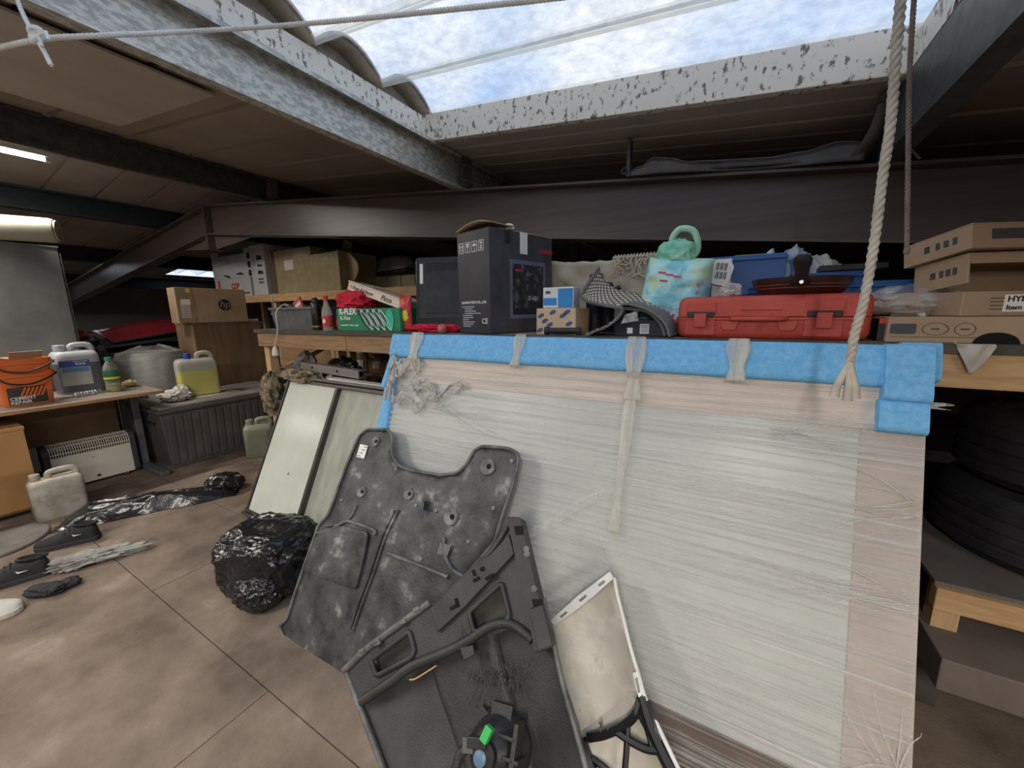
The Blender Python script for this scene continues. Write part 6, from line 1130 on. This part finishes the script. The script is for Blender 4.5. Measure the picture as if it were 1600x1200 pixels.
p = at(466, 575, y=1.76); o = thing('grey_tarp', 'grey crumpled tarpaulin bunched behind the steel channel', 'tarp', (p.x+.03, 1.80, .80)); lump('tarp_folds', mat('grey_tarp', (.16, .14, .13), (.24, .21, .2), .7, scale=9), o, (.22, .14, .26), 6, .45, 1.8, 5); q = lump('black_film', BAGM, o, (.40, .18, .20), 8, .4, 2, 5); q.location = (.30, .12, .03)
o = thing('crate_support', 'dark crate under the tarpaulin behind the glass panels', 'crate', (-2.95, 1.70, 0))
for i in range(6): box('slat', (0, 0, .02+i*.13), (.75, .014, .13+i*.13), DKB, o, .003)
box('crate_top', (0, 0.0145, .775), (.75, .22, .799), DKB, o); box('crate_side', (0, .0145, 0), (.014, .22, .7745), DKB, o); box('crate_side', (.736, .0145, 0), (.75, .22, .7745), DKB, o)
# ---- white cable with plug hanging over the shelf edge, and one hanging by the cabinet
CBL = mat('white_cable', (.62, .61, .58), rough=.5)
def cable(pts, label, plug, loc): 
    o = thing('power_cable', label, 'cable'); MB().tube(spline(pts, 6), .0042, 6).obj('flex', CBL, o, smooth=60); e = MB(); e.M = Matrix.Translation(plug); e.lathe([(.008, .05), (.016, .035), (.022, .01), (.024, -.015), (.0, -.02)], 12, False); e.obj('plug', CBL, o, smooth=40)
    e = MB(); e.M = Matrix.Translation(plug); [e.cbox((x, -.004, -.028), (.005, .006, .018)) for x in (-.010, .010)]; e.cbox((0, .006, -.03), (.006, .006, .022)); e.obj('plug_pin', GOLD, o)
    return o
p = at(431, 478, y=SY-.02); q = at(432, 552, y=SY-.02)
o = cable([(p.x+.03, SY+.05, ZS+.17), (p.x+.01, SY+.03, ZS+.175), (p.x-.005, SY-.02, ZS+.12), (p.x-.005, SY-.025, ZS), (q.x, SY-.025, q.z+.05)], 'white cable with plug hanging over the left end of the shelf', (q.x, SY-.025, q.z), None)
p = at(395, 447, y=2.5); q = at(400, 490, y=2.5); cable([(p.x, RY+.06, RZ+.006), (p.x, RY-.03, RZ+.006), (p.x, RY-.048, RZ-.05), (q.x, RY-.05, q.z+.05)], 'white cable with plug hanging below the white cartons', (q.x, RY-.05, q.z), None)
p = at(400, 497, x=-4.98); o = thing('extension_block', 'flat grey extension block on the walnut cabinet', 'extension', (-5.14, 2.46, 1.279)); box('block', (0, 0, 0), (.06, .13, .03), WHITE, o, .004); [box('socket', (.012, .02+.04*i, .0301), (.048, .05+.04*i, .031), LBG, o) for i in range(3)]
# ---------------------------------------------------------------- warped black panel resting on the beam
zt = lambda x: zb(x)+.31
a, b = at(987, 280, y=YB-.03), at(1342, 256, y=YB-.03); W_ = b.x-a.x
o = thing('warped_panel', 'warped dark plastic car trim resting on top of the steel beam', 'car part', (a.x, YB-.05, 0)); GRP = mat('grey_black_trim', (.055, .05, .05), (.11, .10, .10), .4, scale=6)
prf = [(0, .03), (.06, .05), (.12, .095), (.20, .085), (.30, .055), (.45, .05), (.65, .045), (.78, .06), (.92, .095), (1, .085)]
def pz_(u):
    for (x0, z0), (x1, z1) in zip(prf, prf[1:]):
        if u <= x1: t = (u-x0)/(x1-x0); return z0+(z1-z0)*t*t*(3-2*t)
    return prf[-1][1]
def wp(u, v): return (u*W_, v*.13-.04, zt(a.x+u*W_)+.012+pz_(u)*(1 if v > .0 else .12)*(.75+.5*v)) 
MB().grid(wp, 60, 8).obj('trim_sheet', GRP, o, smooth=60, solid=.006); MB().tube([Vector(wp(k/60, .14)) for k in range(61)], .005, 6).obj('trim_edge', mat('pale_edge', (.30, .28, .27), rough=.5), o, smooth=60)
MB().grid(lambda u, v: (u*W_, -.04-.02*math.sin(u*8), zt(a.x+u*W_)+.004+v*pz_(u)*.72), 60, 5).obj('trim_face', GRP, o, smooth=60, solid=.005)
box('upright_bracket', (-.015, -.05, zt(a.x)+.004), (.005, .0, zt(a.x)+.19), GRP, o, .003); e = MB(); e.M = Matrix.Translation((-.02, -.045, zt(a.x)+.03)) @ Matrix.Rotation(R(90), 4, 'X'); e.lathe([(.010, 0), (.018, 0), (.018, .015), (.010, .015), (.010, 0)], 16, False); e.obj('bracket_eye', BLACK, o, smooth=40)
# ---------------------------------------------------------------- ropes
ROPE = mat('natural_rope', (.40, .36, .30), (.52, .48, .42), .85, scale=30); ROPEW = mat('white_rope', (.70, .70, .68), (.82, .82, .8), .75, scale=30)
P = spline([at(*q, y=1.02) for q in ((1412, -40), (1402, 60), (1392, 190), (1380, 270), (1366, 380), (1350, 470), (1336, 520), (1328, 565))], 5)
o = thing('hanging_rope', 'thick twisted rope with frayed end hanging over the package', 'rope'); top = P[0]; P = [Vector((top.x+.02, top.y, zt(.45)+.19))]+P
rope(MB(), P, .0085, .045).obj('twisted_strands', ROPE, o, smooth=60); en = P[-1]
for dx, l in ((-.018, .075), (.004, .08), (.016, .075)): MB().tube([en, en+Vector((dx*.4, 0, -.025)), en+Vector((dx*.9, -.003, -.055)), en+Vector((dx, -.004, -l))], [.006, .0065, .0075, .009], 8).obj('frayed_end', ROPE, o, smooth=60)
o = thing('hanging_rope', 'thin brown cord hanging in front of the beam at right', 'rope'); P = [at(*q, y=1.25) for q in ((1425, -40), (1422, 100), (1419, 250), (1417, 392))]; P[0].z = zt(.45)+.19; rope(MB(), spline(P, 4), .005, .025).obj('twisted_strands', mat('brown_cord', (.15, .115, .095), (.22, .17, .14), .85, scale=30), o, smooth=60); e = MB(); e.M = Matrix.Translation(P[-1]); e.lathe([(0, -.010), (.006, -.005), (.006, .005), (0, .010)], 8, False); e.obj('end_knot', MATS['brown_cord'], o)
P = [at(*q, y=2.12) for q in ((1397, 120), (1393, 150), (1398, 195), (1416, 225), (1438, 248))]
o = thing('grey_cable', 'thin grey cable looping beside the thick rope', 'cable'); MB().tube(spline(P, 6), .005, 6).obj('flex', GSTEEL, o, smooth=60); e = MB(); e.M = Matrix.Translation(P[0]); e.cbox((0, 0, .01), (.02, .01, .03)); e.obj('clip', GSTEEL, o)
P = [at(-60, 88, y=.30), at(60, 62, y=.38), at(150, 56, y=.46), at(300, 49, y=.68), at(500, 35, y=.85), at(840, 0, y=.95), at(1000, -25, y=.95)]
o = thing('white_rope', 'white rope stretched across the roof under the rooflight', 'rope'); rope(MB(), spline(P, 6), .0065, .03).obj('twisted_strands', ROPEW, o, smooth=60)
P = spline([at(20, -20, y=.36), at(36, 22, y=.36), at(56, 58, y=.36), at(70, 82, y=.36), at(80, 102, y=.36)], 5); e = rope(MB(), P, .005, .024); e.obj('tail', ROPEW, o, smooth=60)
kn = at(58, 56, y=.36); e = MB()
for i in range(3): e.tube([kn+Vector((.010*math.cos(t), .008*math.sin(t+i), .008*math.sin(t)-.008+i*.008)) for t in [2*math.pi*k/14 for k in range(14)]], .0065, 6, closed=True)
e.obj('knot', ROPEW, o, smooth=60)
for q in ((62, 70), (72, 60)): MB().tube([kn, at(q[0], q[1]-10, y=.357), at(q[0]+4, q[1]+3, y=.355)], .0035, 6).obj('loose_strand', ROPEW, o, smooth=60)
# dark strap and bracket where the right purlin meets the beam
o = thing('steel_strap', 'dark bent steel strap beside the right purlin', 'strap'); P = [at(1392, 150, y=2.1), at(1378, 190, y=2.12), at(1358, 225, y=2.16), at(1336, 250, y=2.2)]; vs = []
for p in spline(P, 4): vs += [p+Vector((-.03, 0, 0)), p+Vector((.03, .02, 0))]
MB().add(vs, [(2*i, 2*i+1, 2*i+3, 2*i+2) for i in range(len(vs)//2-1)]).obj('strap', DARKSTEEL, o, smooth=60, solid=.006); e = MB(); e.M = Matrix.Translation(P[0]); e.cbox((0, 0, 0), (.07, .03, .03)); e.obj('strap_end', DARKSTEEL, o)
# upturned paint tin at the very bottom edge
p = at(1255, 1205, z=.06); o = thing('paint_tin', 'grey tin rim at the bottom edge before the package', 'tin', (p.x, p.y-.07, 0)); MB().lathe([(.055, 0), (.055, .10), (.05, .10), (.05, .01), (0, .01)], 28, False).obj('tin_body', GSTEEL, o, smooth=40); MB().lathe([(.052, .098), (.058, .098), (.058, .106), (.052, .106), (.052, .098)], 28, False).obj('tin_rim', STEEL, o, smooth=40)
